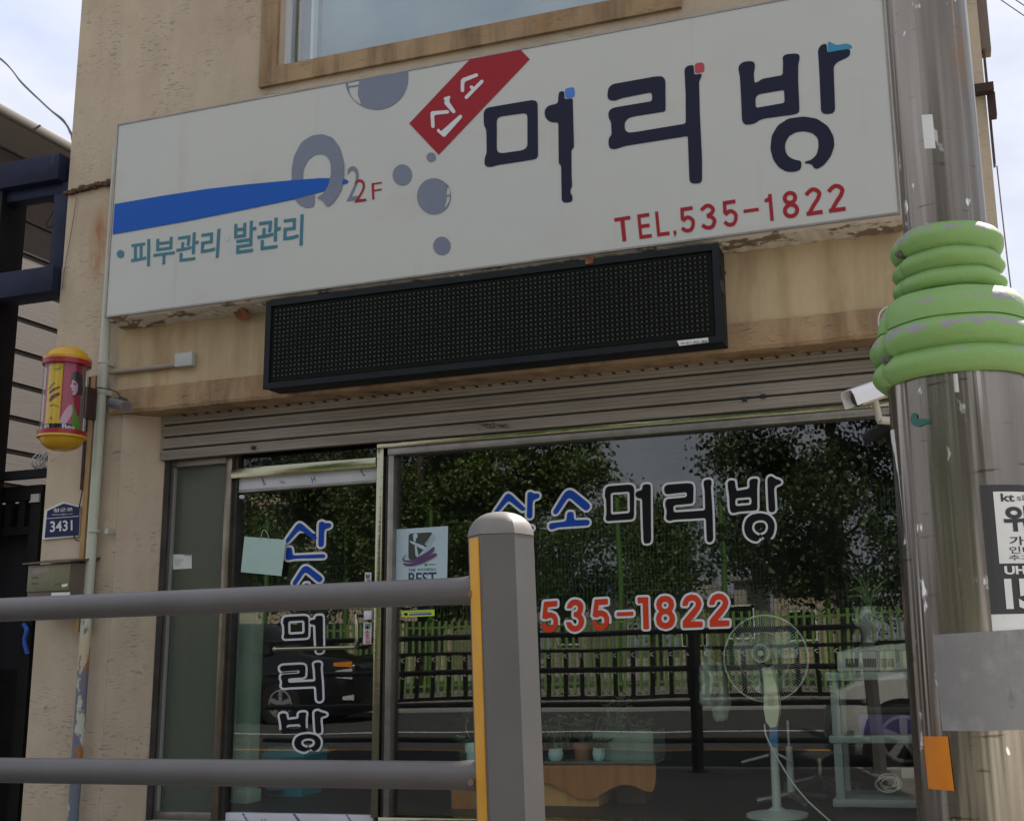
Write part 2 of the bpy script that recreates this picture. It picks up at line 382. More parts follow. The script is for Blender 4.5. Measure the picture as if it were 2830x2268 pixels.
aludk = M('dark_frame', (.06, .055, .05), (.03, .028, .026), rough=.45, metal=.3)
slatm = M('shutter_slat', (.36, .325, .275), (.26, .23, .19), scale=3, rough=.55, metal=.15, st=(.35, 1, 4), spots=[((.12, .09, .07), 2.5, (1, 1, .4), .63, .85)])
pipem = M('pipe_paint', (.46, .49, .40), (.42, .44, .34), scale=3, rough=.5)
rustm = M('rusted_steel', (.10, .035, .02), (.30, .11, .03), scale=14, rough=.85, bump=.004, bscale=50)
rustdk = M('rusted_angle', (.035, .018, .014), (.07, .03, .018), scale=10, rough=.85)
yel = M('plastic_yellow', (.62, .36, .012), (.55, .30, .012), scale=4, rough=.32)
yeld = M('reflector_yellow', (.80, .40, .03), (.66, .32, .025), scale=12, rough=.5, st=(1, 1, .4))
redp = M('plastic_red', (.33, .015, .03), rough=.35)
grn = M('foam_green', (.155, .36, .045), (.13, .31, .04), scale=5, rough=.7, bump=.0015, bscale=70)
railm = M('rail_paint', (.125, .118, .115), (.11, .102, .10), scale=7, rough=.42, spec=.45, spots=[((.16, .14, .125), 12, (1, 1, .35), .68, .78)])
postm = M('post_paint', (.105, .10, .095), (.09, .086, .082), scale=5, rough=.5, spots=[((.22, .19, .17), 9, (1, 1, .3), .66, .78)])
polem = None
navysteel = M('navy_steel', (.012, .018, .048), (.008, .011, .028), scale=5, rough=.6, spec=.25, spots=[((.07, .08, .11), 9, (1, 1, .4), .66, .8)])
blksteel = M('black_steel', (.005, .005, .0055), (.009, .009, .009), rough=.6, spec=.2)
siding = M('mauve_siding', (.115, .096, .092), (.095, .081, .077), scale=22, rough=.7, st=(1, .12, 2.4), bump=.0015, bscale=40, bst=(1, .1, 3))
eavem = M('eave_metal', (.11, .098, .094), rough=.6)
soff = M('eave_soffit', (.24, .225, .22), rough=.7)
asph = M('asphalt', (.055, .052, .05), (.04, .038, .037), scale=2, rough=.9, bump=.004, bscale=220)
walkm = M('pavement_concrete', (.24, .215, .19), (.19, .17, .155), scale=3, rough=.9, bump=.002, bscale=100)
kerbm = M('kerb_granite', (.36, .34, .32), (.28, .27, .26), scale=20, rough=.8)
groundm = M('ground_soil', (.13, .11, .08), (.10, .09, .06), scale=.8, rough=.95)
yline = M('road_paint_yellow', (.55, .25, .03), (.42, .20, .04), scale=9, rough=.7)
wline = M('road_paint_white', (.62, .62, .60), (.45, .45, .43), scale=9, rough=.7)
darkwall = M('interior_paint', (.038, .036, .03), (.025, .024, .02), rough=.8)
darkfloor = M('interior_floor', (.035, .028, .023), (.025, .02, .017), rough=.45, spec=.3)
gwhite = M('plastic_white', (.43, .45, .42), (.38, .40, .37), rough=.45)
gcream = M('plastic_cream', (.56, .55, .40), rough=.4)
bplast = M('plastic_blue', (.04, .15, .32), rough=.4)
purp = M('plastic_purple', (.075, .035, .20), rough=.4)
dkplast = M('plastic_dark', (.012, .012, .013), rough=.4)
tealbin = M('plastic_teal', (.015, .32, .42), rough=.4)
mint = M('mint_paint', (.46, .62, .46), (.40, .56, .43), rough=.6)
wood = M('stained_plywood', (.42, .16, .035), (.30, .105, .022), scale=7, rough=.45, st=(3, 1, .25))
clay = M('terracotta', (.28, .13, .07), rough=.8)
ceram = M('glazed_ceramic', (.42, .58, .56), (.36, .52, .50), rough=.2)
succ = M('succulent_leaf', (.16, .21, .13), (.10, .15, .09), scale=30, rough=.55)
leafm = M('tree_leaf', (.085, .13, .018), (.04, .075, .012), scale=1.2, rough=.55)
barkm = M('tree_bark', (.09, .07, .05), (.06, .045, .035), scale=12, rough=.9, bump=.01, bscale=25)
fgreen = M('fence_green', (.17, .27, .08), (.13, .21, .06), scale=5, rough=.5)
fpost = M('fence_post_green', (.07, .16, .03), rough=.5)
fdgreen = M('fence_dark_green', (.05, .11, .05), rough=.5)
carblk = M('car_paint_black', (.006, .006, .008), rough=.2, coat=.6)
carwht = M('car_paint_silver', (.52, .51, .49), rough=.3, coat=.6)
rubber = M('tyre_rubber', (.012, .012, .012), rough=.8)
alloy = M('alloy_rim', (.6, .6, .6), rough=.3, metal=.8)
carglass = M('car_window', (.008, .01, .01), rough=.06, spec=.6)
lampm = M('lamp_lens', (.55, .55, .52), rough=.1, spec=.8)
lampo = M('lamp_amber', (.75, .25, .03), rough=.15)
bldm = M('far_render_beige', (.46, .37, .27), (.40, .32, .235), scale=.6, rough=.85)
roofm = M('far_roof', (.28, .25, .23), (.22, .20, .19), rough=.8)
roofb = M('far_roof_blue', (.05, .12, .22), rough=.7)
concm = M('far_concrete', (.34, .31, .27), (.28, .25, .22), scale=.5, rough=.9)
wireb = M('cable_black', (.012, .012, .012), rough=.6)
wirew = M('cable_white', (.5, .5, .48), rough=.5)
pinkpaper = M('print_magenta', (.33, .010, .045), rough=.4)
skin = M('print_pink', (.52, .30, .36), rough=.4)
hairm = M('print_black', (.02, .015, .02), rough=.4)
pgreen = M('print_green', (.10, .26, .03), rough=.4)
pyel = M('print_yellow', (.62, .42, .01), rough=.4)
pbrown = M('print_brown', (.14, .03, .03), rough=.4)
orang = M('tape_orange', (.62, .20, .008), (.55, .17, .008), scale=14, rough=.35)
greyp = M('sheet_grey', (.215, .21, .205), (.18, .175, .172), scale=9, rough=.55, spots=[((.29, .285, .28), 9, (1, 1, 1), .52, .70), ((.12, .12, .125), 14, (1, 1, .6), .64, .72)])
plateb = M('plate_navy', (.008, .012, .065), rough=.5, spec=.25)
lime = M('sticker_lime', (.50, .62, .04), rough=.5)
posterb = M('poster_pale_blue', (.44, .56, .60), (.40, .52, .57), rough=.5)
purple = M('poster_purple', (.10, .035, .13), rough=.5)
cyanp = M('paper_mint', (.40, .56, .50), (.37, .52, .46), rough=.6)
winfilm = M('curtain_blue', (.37, .47, .50), (.33, .43, .46), scale=2.5, rough=.7, st=(.3, 1, 3))
gclear = glass('pane_clear', (.93, .97, .94), film=(.42, .40, .36), filmfac=.002, f0=.058, wob=.0011, dirt=.009)
gfilm = glass('pane_film', (.8, .85, .8), film=(.10, .12, .09), filmfac=.72, f0=.035, rough=.22)
gup = glass('pane_upstairs', (.9, .95, .96), f0=.12, wob=.001)
gtube = glass('acrylic_tube', (.95, .95, .95), film=(.35, .35, .35), filmfac=.02, f0=.03, rough=.05)
gbag = glass('plastic_film', (.86, .9, .87), film=(.6, .65, .6), filmfac=.45, f0=.05, rough=.15)
gvase = glass('vase_glass', (.8, .9, .85), film=(.4, .5, .45), filmfac=.30, f0=.1, rough=.05)
def pole_material(k=1.0, dull=0.0):
    m = bpy.data.materials.new('galvanised_pole'); m.use_nodes = True; t = m.node_tree; b = t.nodes['Principled BSDF']; K = t.links.new
    b.inputs['Metallic'].default_value = .9; b.inputs['Roughness'].default_value = .22
    g = N(t, 'ShaderNodeNewGeometry')
    def noise(sc, stt, det=5):
        mp = N(t, 'ShaderNodeMapping'); mp.inputs['Scale'].default_value = stt; n = N(t, 'ShaderNodeTexNoise')
        n.inputs['Scale'].default_value = sc; n.inputs['Detail'].default_value = det
        K(g.outputs['Position'], mp.inputs[0]); K(mp.outputs[0], n.inputs['Vector']); return n.outputs['Fac']
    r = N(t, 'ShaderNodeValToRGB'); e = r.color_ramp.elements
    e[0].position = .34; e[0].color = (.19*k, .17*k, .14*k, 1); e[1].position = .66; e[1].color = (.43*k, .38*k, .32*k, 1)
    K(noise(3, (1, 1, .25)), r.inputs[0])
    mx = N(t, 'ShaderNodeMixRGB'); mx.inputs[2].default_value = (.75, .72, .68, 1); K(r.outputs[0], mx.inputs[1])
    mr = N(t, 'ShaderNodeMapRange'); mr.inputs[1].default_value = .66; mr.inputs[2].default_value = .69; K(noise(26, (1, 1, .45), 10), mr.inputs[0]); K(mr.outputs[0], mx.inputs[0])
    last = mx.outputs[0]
    for sc_, st_, a_, c_, f_, col_ in ((17, (1, 1, .03), .52, .66, .55, (.08, .07, .055, 1)), (21, (1, 1, .018), .56, .63, .65, (.66*k, .60*k, .52*k, 1)), (30, (.35, .35, 3.2), .66, .70, .7, (.05, .04, .03, 1)), (9, (1, 1, .25), .62, .70, .5, (.24, .13, .06, 1))):  # stains, scratches, rust; the pale vertical strips are reflections put into the colour
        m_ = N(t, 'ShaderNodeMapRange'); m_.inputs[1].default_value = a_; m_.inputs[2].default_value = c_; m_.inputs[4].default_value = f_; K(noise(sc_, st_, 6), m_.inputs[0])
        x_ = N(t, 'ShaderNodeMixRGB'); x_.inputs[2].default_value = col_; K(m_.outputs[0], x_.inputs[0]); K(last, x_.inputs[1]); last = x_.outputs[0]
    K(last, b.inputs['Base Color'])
    rr = N(t, 'ShaderNodeMapRange'); rr.inputs[3].default_value = .13+dull; rr.inputs[4].default_value = .34+dull; K(noise(7, (1, 1, .2), 7), rr.inputs[0]); K(rr.outputs[0], b.inputs['Roughness'])
    bn = N(t, 'ShaderNodeBump'); bn.inputs['Distance'].default_value = .010; bn.inputs['Strength'].default_value = 1.0; K(noise(24, (1, 1, .03), 2), bn.inputs['Height']); K(bn.outputs[0], b.inputs['Normal'])
    return m
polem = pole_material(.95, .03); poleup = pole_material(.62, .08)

# ------------------------------------------------------------------ ground, road
def structure(o): o['kind'] = 'structure'; return o
structure(box('ground', -300, 300, -300, 300, -.6, -.16, groundm))
structure(box('road', -120, 120, -9.1, 1.6, -.156, -.12, asph))
structure(box('pavement', -120, 120, 1.76, 40, -.15, 0, walkm))
structure(box('kerb', -120, 120, 1.6, 1.757, -.15, .004, kerbm, ch=.012))
structure(box('far_pavement', -120, 120, -14.2, -9.26, -.15, 0, walkm))
structure(box('far_kerb', -120, 120, -9.257, -9.1, -.15, .004, kerbm, ch=.012))
structure(box('far_yard', -120, 120, -80, -14.2, -.15, -.02, concm))
structure(box('edge_line', -120, 120, -1.36, -1.22, -.119, -.116, yline))
structure(box('centre_line', -120, 120, -4.2, -4.06, -.119, -.116, wline))

# ------------------------------------------------------------------ the shop building
XL, XR = -5.717, .326
WY = 5.8
bld = thing('shop_building', 'beige stucco shop building with a long signboard over its glass front', 'building', (-2.7, 6.0, 0))
w0 = W(794, 208, 5.9); w1 = W(1827, 4, 5.9)
wx0, wx1, wz0, wz1 = w0.x, w1.x+.02, w0.z, w0.z+1.45
TOP = 8.3
mb = MB()
mb.box(XL, wx0-.0, WY, 6.05, 2.86, TOP).box(wx1, XR, WY, 6.05, 2.86, TOP).box(wx0, wx1, WY, 6.05, 2.86, wz0).box(wx0, wx1, WY, 6.05, wz1, TOP)
mb.build('upper_wall', wallm, bld)
px336 = W(336, 1200, WY).x; xrev = W(461, 1200, 6.02).x
mb = MB().box(XL, px336, WY+.001, 6.4, 0, 2.86); mb.build('pillar', wallm, bld)
# reveal splays slightly inwards
p0, p1 = px336, xrev
mb = MB().prism([(p0-.05, WY+.05, 0), (p0+.001, WY+.004, 0), (p1, 6.06, 0), (p1-.02, 6.35, 0), (p0-.05, 6.35, 0)], [(p0-.05, WY+.05, 2.75), (p0+.001, WY+.004, 2.75), (p1, 6.06, 2.75), (p1-.02, 6.35, 2.75), (p0-.05, 6.35, 2.75)])
mb.build('reveal', wallm, bld)
xg1 = W(2545, 1700, 6.1).x+.06
mb = MB().box(xg1, XR, WY+.001, 6.4, 0, 2.86); mb.build('pillar', wallm, bld)
# lintel band: proud, rough edge
ZB0, ZB1 = 2.705, 2.862
nx = 90; vv = []; ff = []
for k in range(nx+1):
    x = XL+.5+(xg1+.25-XL-.5)*k/nx; e = rng.normal(0, .0022); e2 = rng.normal(0, .0016)
    vv += [(x, 5.768+rng.normal(0, .001), ZB1+e), (x, 5.764+rng.normal(0, .0012), ZB0+.02+e2), (x, 5.775, ZB0+e2), (x, 6.06, ZB0+.012), (x, 6.06, ZB1)]
for k in range(nx):
    a = k*5; b_ = a+5
    ff += [(a+j, a+(j+1) % 5, b_+(j+1) % 5, b_+j) for j in range(5)]
ff += [(0, 1, 2, 3, 4), tuple(nx*5+j for j in (4, 3, 2, 1, 0))]
mesh('lintel', vv, ff, trimm, bld)
box('fascia_panel', XL+.53, xg1+.2, 5.785, 5.799, ZB1+.004, 3.5, wall_low, bld)
mb = MB()
for k in range(58):
    x = XL+.9+k*.087
    if x < xg1: mb.add([(x, 5.97, ZB0+.006), (x+.020, 5.99, ZB0+.006), (x+.022, 5.985, ZB0-.003), (x+.006, 5.965, ZB0-.003), (x+.01, 5.99, ZB0-.004)], [(0, 1, 2, 3), (0, 3, 4), (3, 2, 4), (2, 1, 4), (1, 0, 4)])
mb.build('rebar_stub', rustdk, bld)['kind'] = 'stuff'
# bodies of the rest: side walls, roof, back, interior shell
mb = MB().box(XL, XL+.2, 6.401, 13, 0, TOP); mb.build('side_wall', wallm, bld)
mb = MB().box(XR-.2, XR, 6.401, 13, 0, TOP); mb.build('side_wall', wallm, bld)
box('back_wall', XL+.201, XR-.201, 12.8, 13, 0, TOP, wallm, bld)
box('roof', XL-.1, XR+.1, 5.65, 13.1, TOP+.001, TOP+.2, concm, bld)
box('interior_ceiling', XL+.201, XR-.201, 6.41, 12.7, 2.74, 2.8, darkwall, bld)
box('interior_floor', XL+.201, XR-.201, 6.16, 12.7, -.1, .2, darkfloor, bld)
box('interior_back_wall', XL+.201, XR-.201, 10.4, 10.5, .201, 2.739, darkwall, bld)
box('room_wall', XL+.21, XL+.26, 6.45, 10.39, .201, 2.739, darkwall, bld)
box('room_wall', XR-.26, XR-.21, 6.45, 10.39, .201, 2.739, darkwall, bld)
# corner trims at the right end
xr1 = W(2697, 0, WY).x
cpx = W(2660, 300, 5.79).x
box('downpipe_cover', cpx-.01, cpx+.015, 5.775, 5.799, 2.0, TOP-.2, pipem, bld)
# upstairs window
TR = .13
def frame4(name, x0, x1, y0, y1, z0, z1, t, mat, parent, ch=0):
    mb = MB(); mb.box(x0, x1, y0, y1, z0, z0+t, ch).box(x0, x1, y0, y1, z1-t, z1, ch).box(x0, x0+t, y0, y1, z0+t, z1-t, ch).box(x1-t, x1, y0, y1, z0+t, z1-t, ch)
    return mb.build(name, mat, parent)
frame4('window_surround', wx0-TR, wx1+TR, 5.772, 5.80-.001, wz0-TR, wz1+TR, TR, trimm, bld)
uw = frame4('upstairs_window', wx0, wx1, 5.86, 5.93, wz0, wz1, .03, vwhite, bld)
box('pane', wx0+.03, wx1-.03, 5.890, 5.896, wz0+.03, wz1-.03, gup, uw)
mb = MB(); nseg = 60; zs = (wz0+.032, wz1-.04); v = []
for k in range(nseg+1):
    x = wx0+.19+(wx1-wx0-.22)*k/nseg; y = 6.0+.002*math.sin(k*1.9)+.002*math.sin(k*.7)
    v += [(x, y, zs[0]), (x, y, zs[1]), (x, y+.004, zs[1]), (x, y+.004, zs[0])]
f = []
for k in range(nseg):
    a = k*4; f += [(a+j, a+(j+1) % 4, a+4+(j+1) % 4, a+4+j) for j in range(4)]
mesh('curtain', v, f, winfilm, uw, smooth=True)
box('jamb', wx0+.17, wx0+.19, 5.9, 5.95, wz0+.032, wz1-.032, vwhite, uw)
box('dark_lining', wx0, wx1, 6.06, 6.10, wz0-.1, wz1, M('room_grey', (.22, .25, .25), rough=.9), uw)

# ---- roller shutter: slats are sub-parts of the shutter
sh = thing('roller_shutter', 'half rolled up grey brown slatted steel shutter above the shop window', 'shutter', (-2.5, 6.0, 2.4))
zt = W(600, 1136, 6.0).z; zb = W(645, 1257, 6.0).z
sx0, sx1 = p1-.02, xg1+.03
ztop2 = zt+.02; zbar = W(600, 1229, 6.0).z
npch = (ztop2-zbar)/3.0
def slat(z0, z1, n, yb):
    pr = [(yb+.016, z0+.004), (yb+.0, z0+.006)]
    h = z1-z0
    for i in range(n):
        a = z0+.008+(h-.014)*i/n; c = (h-.014)/n
        pr += [(yb-.003, a+c*.12), (yb-.0042, a+c*.5), (yb-.003, a+c*.88), (yb-.0005, a+c*.96)]
    pr += [(yb+.002, z1-.004), (yb+.016, z1-.004)]
    v = []
    for x in (sx0, sx1): v += [(x, p[0], p[1]) for p in pr]
    m = len(pr); f = [(i, (i+1) % m, m+(i+1) % m, m+i) for i in range(m)]+[tuple(range(m)), tuple(range(m, 2*m))[::-1]]
    return v, f
for k in range(5):
    v, f = slat(zbar+npch*k, zbar+npch*(k+1)-.003, 3, 6.0); mesh('slat', v, f, slatm, sh)
v, f = slat(zb, zbar-.003, 4, 5.997); mesh('bottom_bar', v, f, slatm, sh)
MB().box(sx0, sx1, 6.022, 6.03, zb+.002, zbar+npch*5).build('backing', aludk, sh)
mb = MB()
for px, py in ((703, 1238), (2059, 1104), (2110, 1096)):
    c = W(px, py, 5.995); box('stop', c.x-.014, c.x+.014, 5.975, 5.99, c.z-.012, c.z+.012, dkplast, sh, ch=.003)
mb = MB()
for k in range(20):
    c = W(1345+rng.uniform(-30, 50), 1180+rng.uniform(-5, 4)-(k % 3), 5.988); mb.tube([c, c+Vector((rng.uniform(-.05, .09), -.004, rng.uniform(-.006, .016)))], .0016, 5)
mb.build('straw_tuft', M('dry_straw', (.05, .04, .03), rough=.9), sh)

# ---- shop front frames and panes
def zat(px, py, Y=GLASS): return W(px, py, Y).z
def xat(px, py, Y=GLASS): return W(px, py, Y).x
zsill = zat(1504, 2260); ztrimb = zat(1300, 1224); ztrimt = ztrimb+.052
xm0 = xat(1048, 1700); xm1 = xat(1068, 1700); xw0 = xat(1090, 1700); xw1 = xg1-.02
zhead = zb+.02
front = thing('shop_window', 'big plate glass display window reflecting trees with white outlined lettering', 'window', ((xm0+xg1)/2, GLASS, .2))
box('top_trim', xm0, xg1, 6.035, 6.13, ztrimb, ztrimt, steel, front, ch=.004)
box('head_frame', xm1+.02, xg1-.002, 6.045, 6.12, ztrimb-.045, ztrimb-.001, alu, front, ch=.004)
box('mullion', xm0, xm1-.002, 6.036, 6.13, .2, ztrimb-.001, steel, front, ch=.004)
box('jamb', xm1+.002, xm1+.022, 6.06, 6.12, .2, ztrimb-.046, aludk, front)
box('jamb', xm1+.024, xw0+.008, 6.05, 6.12, .2, ztrimb-.046, alu, front, ch=.003)
box('sill', xm1+.002, xg1, 6.03, 6.13, zsill-.06, zsill, steel, front, ch=.005)
box('kerb_wall', xm1+.002, xg1, 6.04, 6.15, 0, zsill-.061, walkm, front)
box('pane', xw0+.008, xg1+.05, GLASS, GLASS+.008, zsill, ztrimb-.045, gclear, front)
# door bay
xs0 = xrev-.01
zd0 = zat(800, 2300); zkt = zat(800, 2246); zdh0 = zat(850, 1342); zdh1 = zat(850, 1303)
xd0 = xat(652, 1700); xd1 = xm0-.004
xsr = xat(622, 1700)
bay = thing('door_frame', 'old steel and aluminium frame around the narrow side pane and the door', 'door frame', ((xs0+xm0)/2, GLASS, 0))
box('post', xs0+.0, max(xat(452, 1700), xs0+.04), 6.03, 6.15, 0, zhead, aludk, bay)
box('post', max(xat(452, 1700), xs0+.04)+.002, xat(468, 1700), 6.05, 6.14, 0, zhead, alu, bay, ch=.004)
box('post', xsr, xat(640, 1700), 6.04, 6.13, 0, zhead, M('brown_alu', (.22, .19, .14), (.15, .125, .09), scale=7, rough=.3, metal=.8), bay, ch=.004)
box('post', xat(640, 1700)+.001, xd0-.004, 6.065, 6.13, 0, zhead, aludk, bay)
box('threshold', xs0, xm0-.002, 6.02, 6.16, 0, zat(530, 2262), concm, bay)
box('side_rail', xat(468, 1700), xsr-.002, 6.055, 6.12, zat(530, 2262)+.001, zat(530, 2240), alu, bay, ch=.004)
box('side_rail', xat(468, 1700), xsr-.002, 6.055, 6.12, zat(540, 1290), zhead, alu, bay, ch=.004)
box('side_pane', xat(468, 1700)+.012, xsr-.002, 6.095, 6.103, zat(530, 2240), zat(540, 1290), gfilm, bay)
box('bead', xat(468, 1700)+.001, xat(468, 1700)+.014, 6.07, 6.09, zat(530, 2240)+.001, zat(540, 1290)-.001, M('bead_grey', (.24, .24, .22), rough=.6), bay)
zt0 = zat(850, 1288)
box('transom_bar', xat(640, 1700)+.001, xm0-.002, 6.03, 6.13, zt0-.055, zt0+.01, steel, bay, ch=.004)
box('transom_pane', xat(640, 1700)+.001, xm0-.002, 6.095, 6.102, zt0+.0105, zhead, glass('pane_dark', (.35, .36, .34), film=(.02, .02, .018), filmfac=.5, f0=.05), bay)
# the door
door = thing('glass_door', 'frameless glass door with vertical blue and black lettering and white film on its rails', 'door', ((xd0+xd1)/2, GLASS, .2))
film = M('protective_film', (.58, .60, .62), (.52, .54, .57), scale=5, rough=.3)
hr = box('head_rail', xd0, xd1, 6.075, 6.12, zdh0, zdh1, film, door, ch=.003)
kr = box('kick_rail', xd0, xd1, 6.075, 6.12, zd0-.0, zkt, film, door, ch=.003)
box('head_edge', xd0, xd1, 6.07, 6.12, zdh0-.018, zdh0-.001, alu, door, ch=.003)
box('pane', xd0, xd1-.01, GLASS, GLASS+.008, zkt+.001, zdh0-.018, gclear, door)
inkb = M('ink_blue', (.03, .07, .28), rough=.6)
def pxbox(a, b, c, d): return [(a, b), (c, b), (c, d), (a, d)]
for body, q in (('H', [(859, 1318), (868, 1313), (874, 1330), (864, 1335)]), ('TEL', [(771, 1329), (788, 1328), (790, 1335), (773, 1336)]), ('STEEL', [(720, 1316), (726, 1314), (735, 1339), (729, 1340)]),
                ('STEEL', [(990, 1292), (996, 1291), (1010, 1314), (1004, 1316)])):
    text('print', body, inkb, hr, quadfn(q, 6.075, .001))
for body, q in (('STEEL', [(668, 2247), (674, 2246), (690, 2270), (683, 2271)]), ('H', [(722, 2262), (733, 2260), (740, 2280), (730, 2282)]), ('TUNG STEEL', [(808, 2247), (816, 2247), (832, 2268), (824, 2270)]), ('STEEL', [(955, 2250), (961, 2250), (974, 2268), (967, 2270)])):
    text('print', body, inkb, kr, quadfn(q, 6.075, .001))
mb = MB(); hp = [W(985, 1700, 6.04), W(986, 1720, 6.02), W(986, 1740, 6.02), W(986, 1770, 6.02), W(984, 1784, 6.025), W(976, 1789, 6.03)]
mb.tube([hp[0]+Vector((0, .06, 0)), hp[0]]+hp[1:], .011, 12); mb.tube([W(757, 1793, 6.03), W(986, 1788, 6.03)], .012, 12)
for p in (W(761, 1793, 6.03), W(960, 1789, 6.03)): mb.tube([p, p+Vector((0, .07, 0))], .010, 10)
c = W(760, 1793, 6.03); mb.lathe(c, [(0.001, -.018), (.014, -.013), (.019, 0), (.014, .013), (.001, .018)], 14)
smooth_by_angle(mb.build('handle', steel, door), 50)
mb = MB(); c = W(669, 1373, 6.09); mb.lathe(c, [(.001, -.016), (.015, -.011), (.021, 0), (.015, .011), (.001, .016)], 14); smooth_by_angle(mb.build('suction_hook', vwhite, door))

# ------------------------------------------------------------------ lettering on the glass
O4, S4 = (1000, 1150), 2.659; O6, S6 = (1800, 1150), 2.659
GLY = {}
z6 = lambda p: Z(O6, S6, p)
z4 = lambda p: Z(O4, S4, p)
GLY['ri'] = [z6([(95,540),(95,520),(115,502),(275,490),(303,497),(311,520),(308,640),(170,652),(160,670),(165,700),(180,705),(397,690),(392,545),(383,490),(390,470),(420,463),(440,468),(445,490),(438,520),(450,700),(455,900),(446,920),(425,927),(408,915),(401,746),(160,760),(140,768),(115,762),(107,745),(113,720),(112,680),(103,660),(103,625),(115,608),(262,594),(262,556),(150,568),(115,574),(98,562)])]
GLY['b'] = [z6([(560,490),(570,472),(600,468),(617,480),(617,510),(628,548),(640,545),(722,530),(720,475),(735,460),(770,455),(785,465),(782,490),(778,530),(780,670),(775,690),(640,700),(610,710),(590,708),(578,690),(572,580),(562,520)]), z6([(617,602),(735,592),(737,650),(618,660)])]
GLY['a'] = [z6([(853,480),(855,455),(870,440),(888,440),(905,455),(950,470),(957,488),(940,500),(915,508),(902,530),(912,680),(905,700),(880,706),(863,695),(858,600)])]
GLY['o'] = [z6([(800,878),(795,905),(775,920),(745,915),(705,890),(685,850),(682,800),(700,750),(740,720),(800,710),(860,722),(897,760),(909,810),(897,870),(872,903),(850,915),(835,905),(825,888),(806,880),(812,870),(840,860),(858,830),(858,795),(838,768),(800,760),(757,773),(739,805),(744,840),(765,862)])]
GLY['m'] = [z4([(1795,525),(1810,513),(1970,500),(1992,510),(2002,530),(2000,740),(1987,757),(1830,767),(1800,770),(1790,750),(1798,720),(1795,610),(1785,590),(1788,545)]), z4([(1828,562),(1968,552),(1970,710),(1830,722)])]
GLY['eo'] = [z4([(2062,512),(2074,499),(2112,497),(2123,510),(2124,700),(2126,912),(2116,931),(2082,935),(2070,922),(2064,760),(2060,604),(2028,602),(2011,586),(2011,562),(2028,548),(2060,542)])]
def gbox(keys):
    xs = [p[0] for k in keys for l in GLY[k] for p in l]; ys = [p[1] for k in keys for l in GLY[k] for p in l]
    return min(xs), min(ys), max(xs), max(ys)
zd = lambda p: Z((400, 1200), 2.88, p)
SAN = {'s': [zd([(1115,850),(1213,712),(1235,700),(1258,712),(1368,812),(1377,825),(1350,842),(1280,788),(1245,762),(1225,767),(1142,858),(1122,864)])],
       'sa': [zd([(1384,895),(1389,705),(1400,692),(1420,688),(1437,703),(1478,701),(1489,720),(1477,740),(1440,750),(1430,770),(1427,893)])],
       'n': [zd([(1123,992),(1130,905),(1140,900),(1172,900),(1178,965),(1428,953),(1441,968),(1432,985),(1200,990),(1140,1002)])]}
SO = {'s2': [z4([(1403,700),(1485,568),(1507,545),(1532,540),(1557,550),(1670,640),(1680,665),(1660,690),(1640,692),(1532,600),(1510,605),(1437,715),(1415,722)])],
      'ou': [z4([(1374,800),(1385,785),(1502,771),(1509,712),(1520,702),(1545,700),(1555,708),(1560,763),(1662,758),(1676,775),(1668,800),(1440,815),(1395,833),(1379,825)])]}
GLY.update(SAN); GLY.update(SO)
SYL = {'san': ['s', 'sa', 'n'], 'so': ['s2', 'ou'], 'meo': ['m', 'eo'], 'ri': ['ri'], 'bang': ['b', 'a', 'o']}
def syllable(key, dst, fillm, parent, Y, off):
    x0, y0, x1, y1 = gbox(SYL[key]); a, b, c, d = dst
    f = lambda p: (a+(p[0]-x0)/(x1-x0)*(c-a), b+(p[1]-y0)/(y1-y0)*(d-b))
    root = None
    for i, k in enumerate(SYL[key]):
        ls = [[f(p) for p in l] for l in GLY[k]]
        o = decal('letter_outline', ls, Y-.0006*i, vwhite, parent, off=off, th=.0009)
        decal('letter_fill', ls, Y-.003-.0006*i, fillm, o, th=.0009)
lt = thing('window_lettering', 'shop name and phone number cut in vinyl across the display window', 'lettering', W(1750, 1750, GLASS-.01))
syllable('san', (1364, 1358, 1492, 1470), wblue, lt, GLASS-.001, 6.2)
for k in ('so', 'meo', 'ri', 'bang'):
    syllable(k, gbox(SYL[k]), wblue if k == 'so' else vblack, lt, GLASS-.001, 6.0)
da = lambda p: Z((1480, 1620), 4.077, p); db = lambda p: Z((1750, 1620), 4.077, p)
two = [(553,220),(560,165),(595,110),(650,88),(710,97),(755,140),(772,195),(755,250),(715,310),(650,390),(782,393),(780,458),(560,466),(558,390),(640,290),(700,220),(708,190),(695,165),(660,155),(625,170),(610,218)]
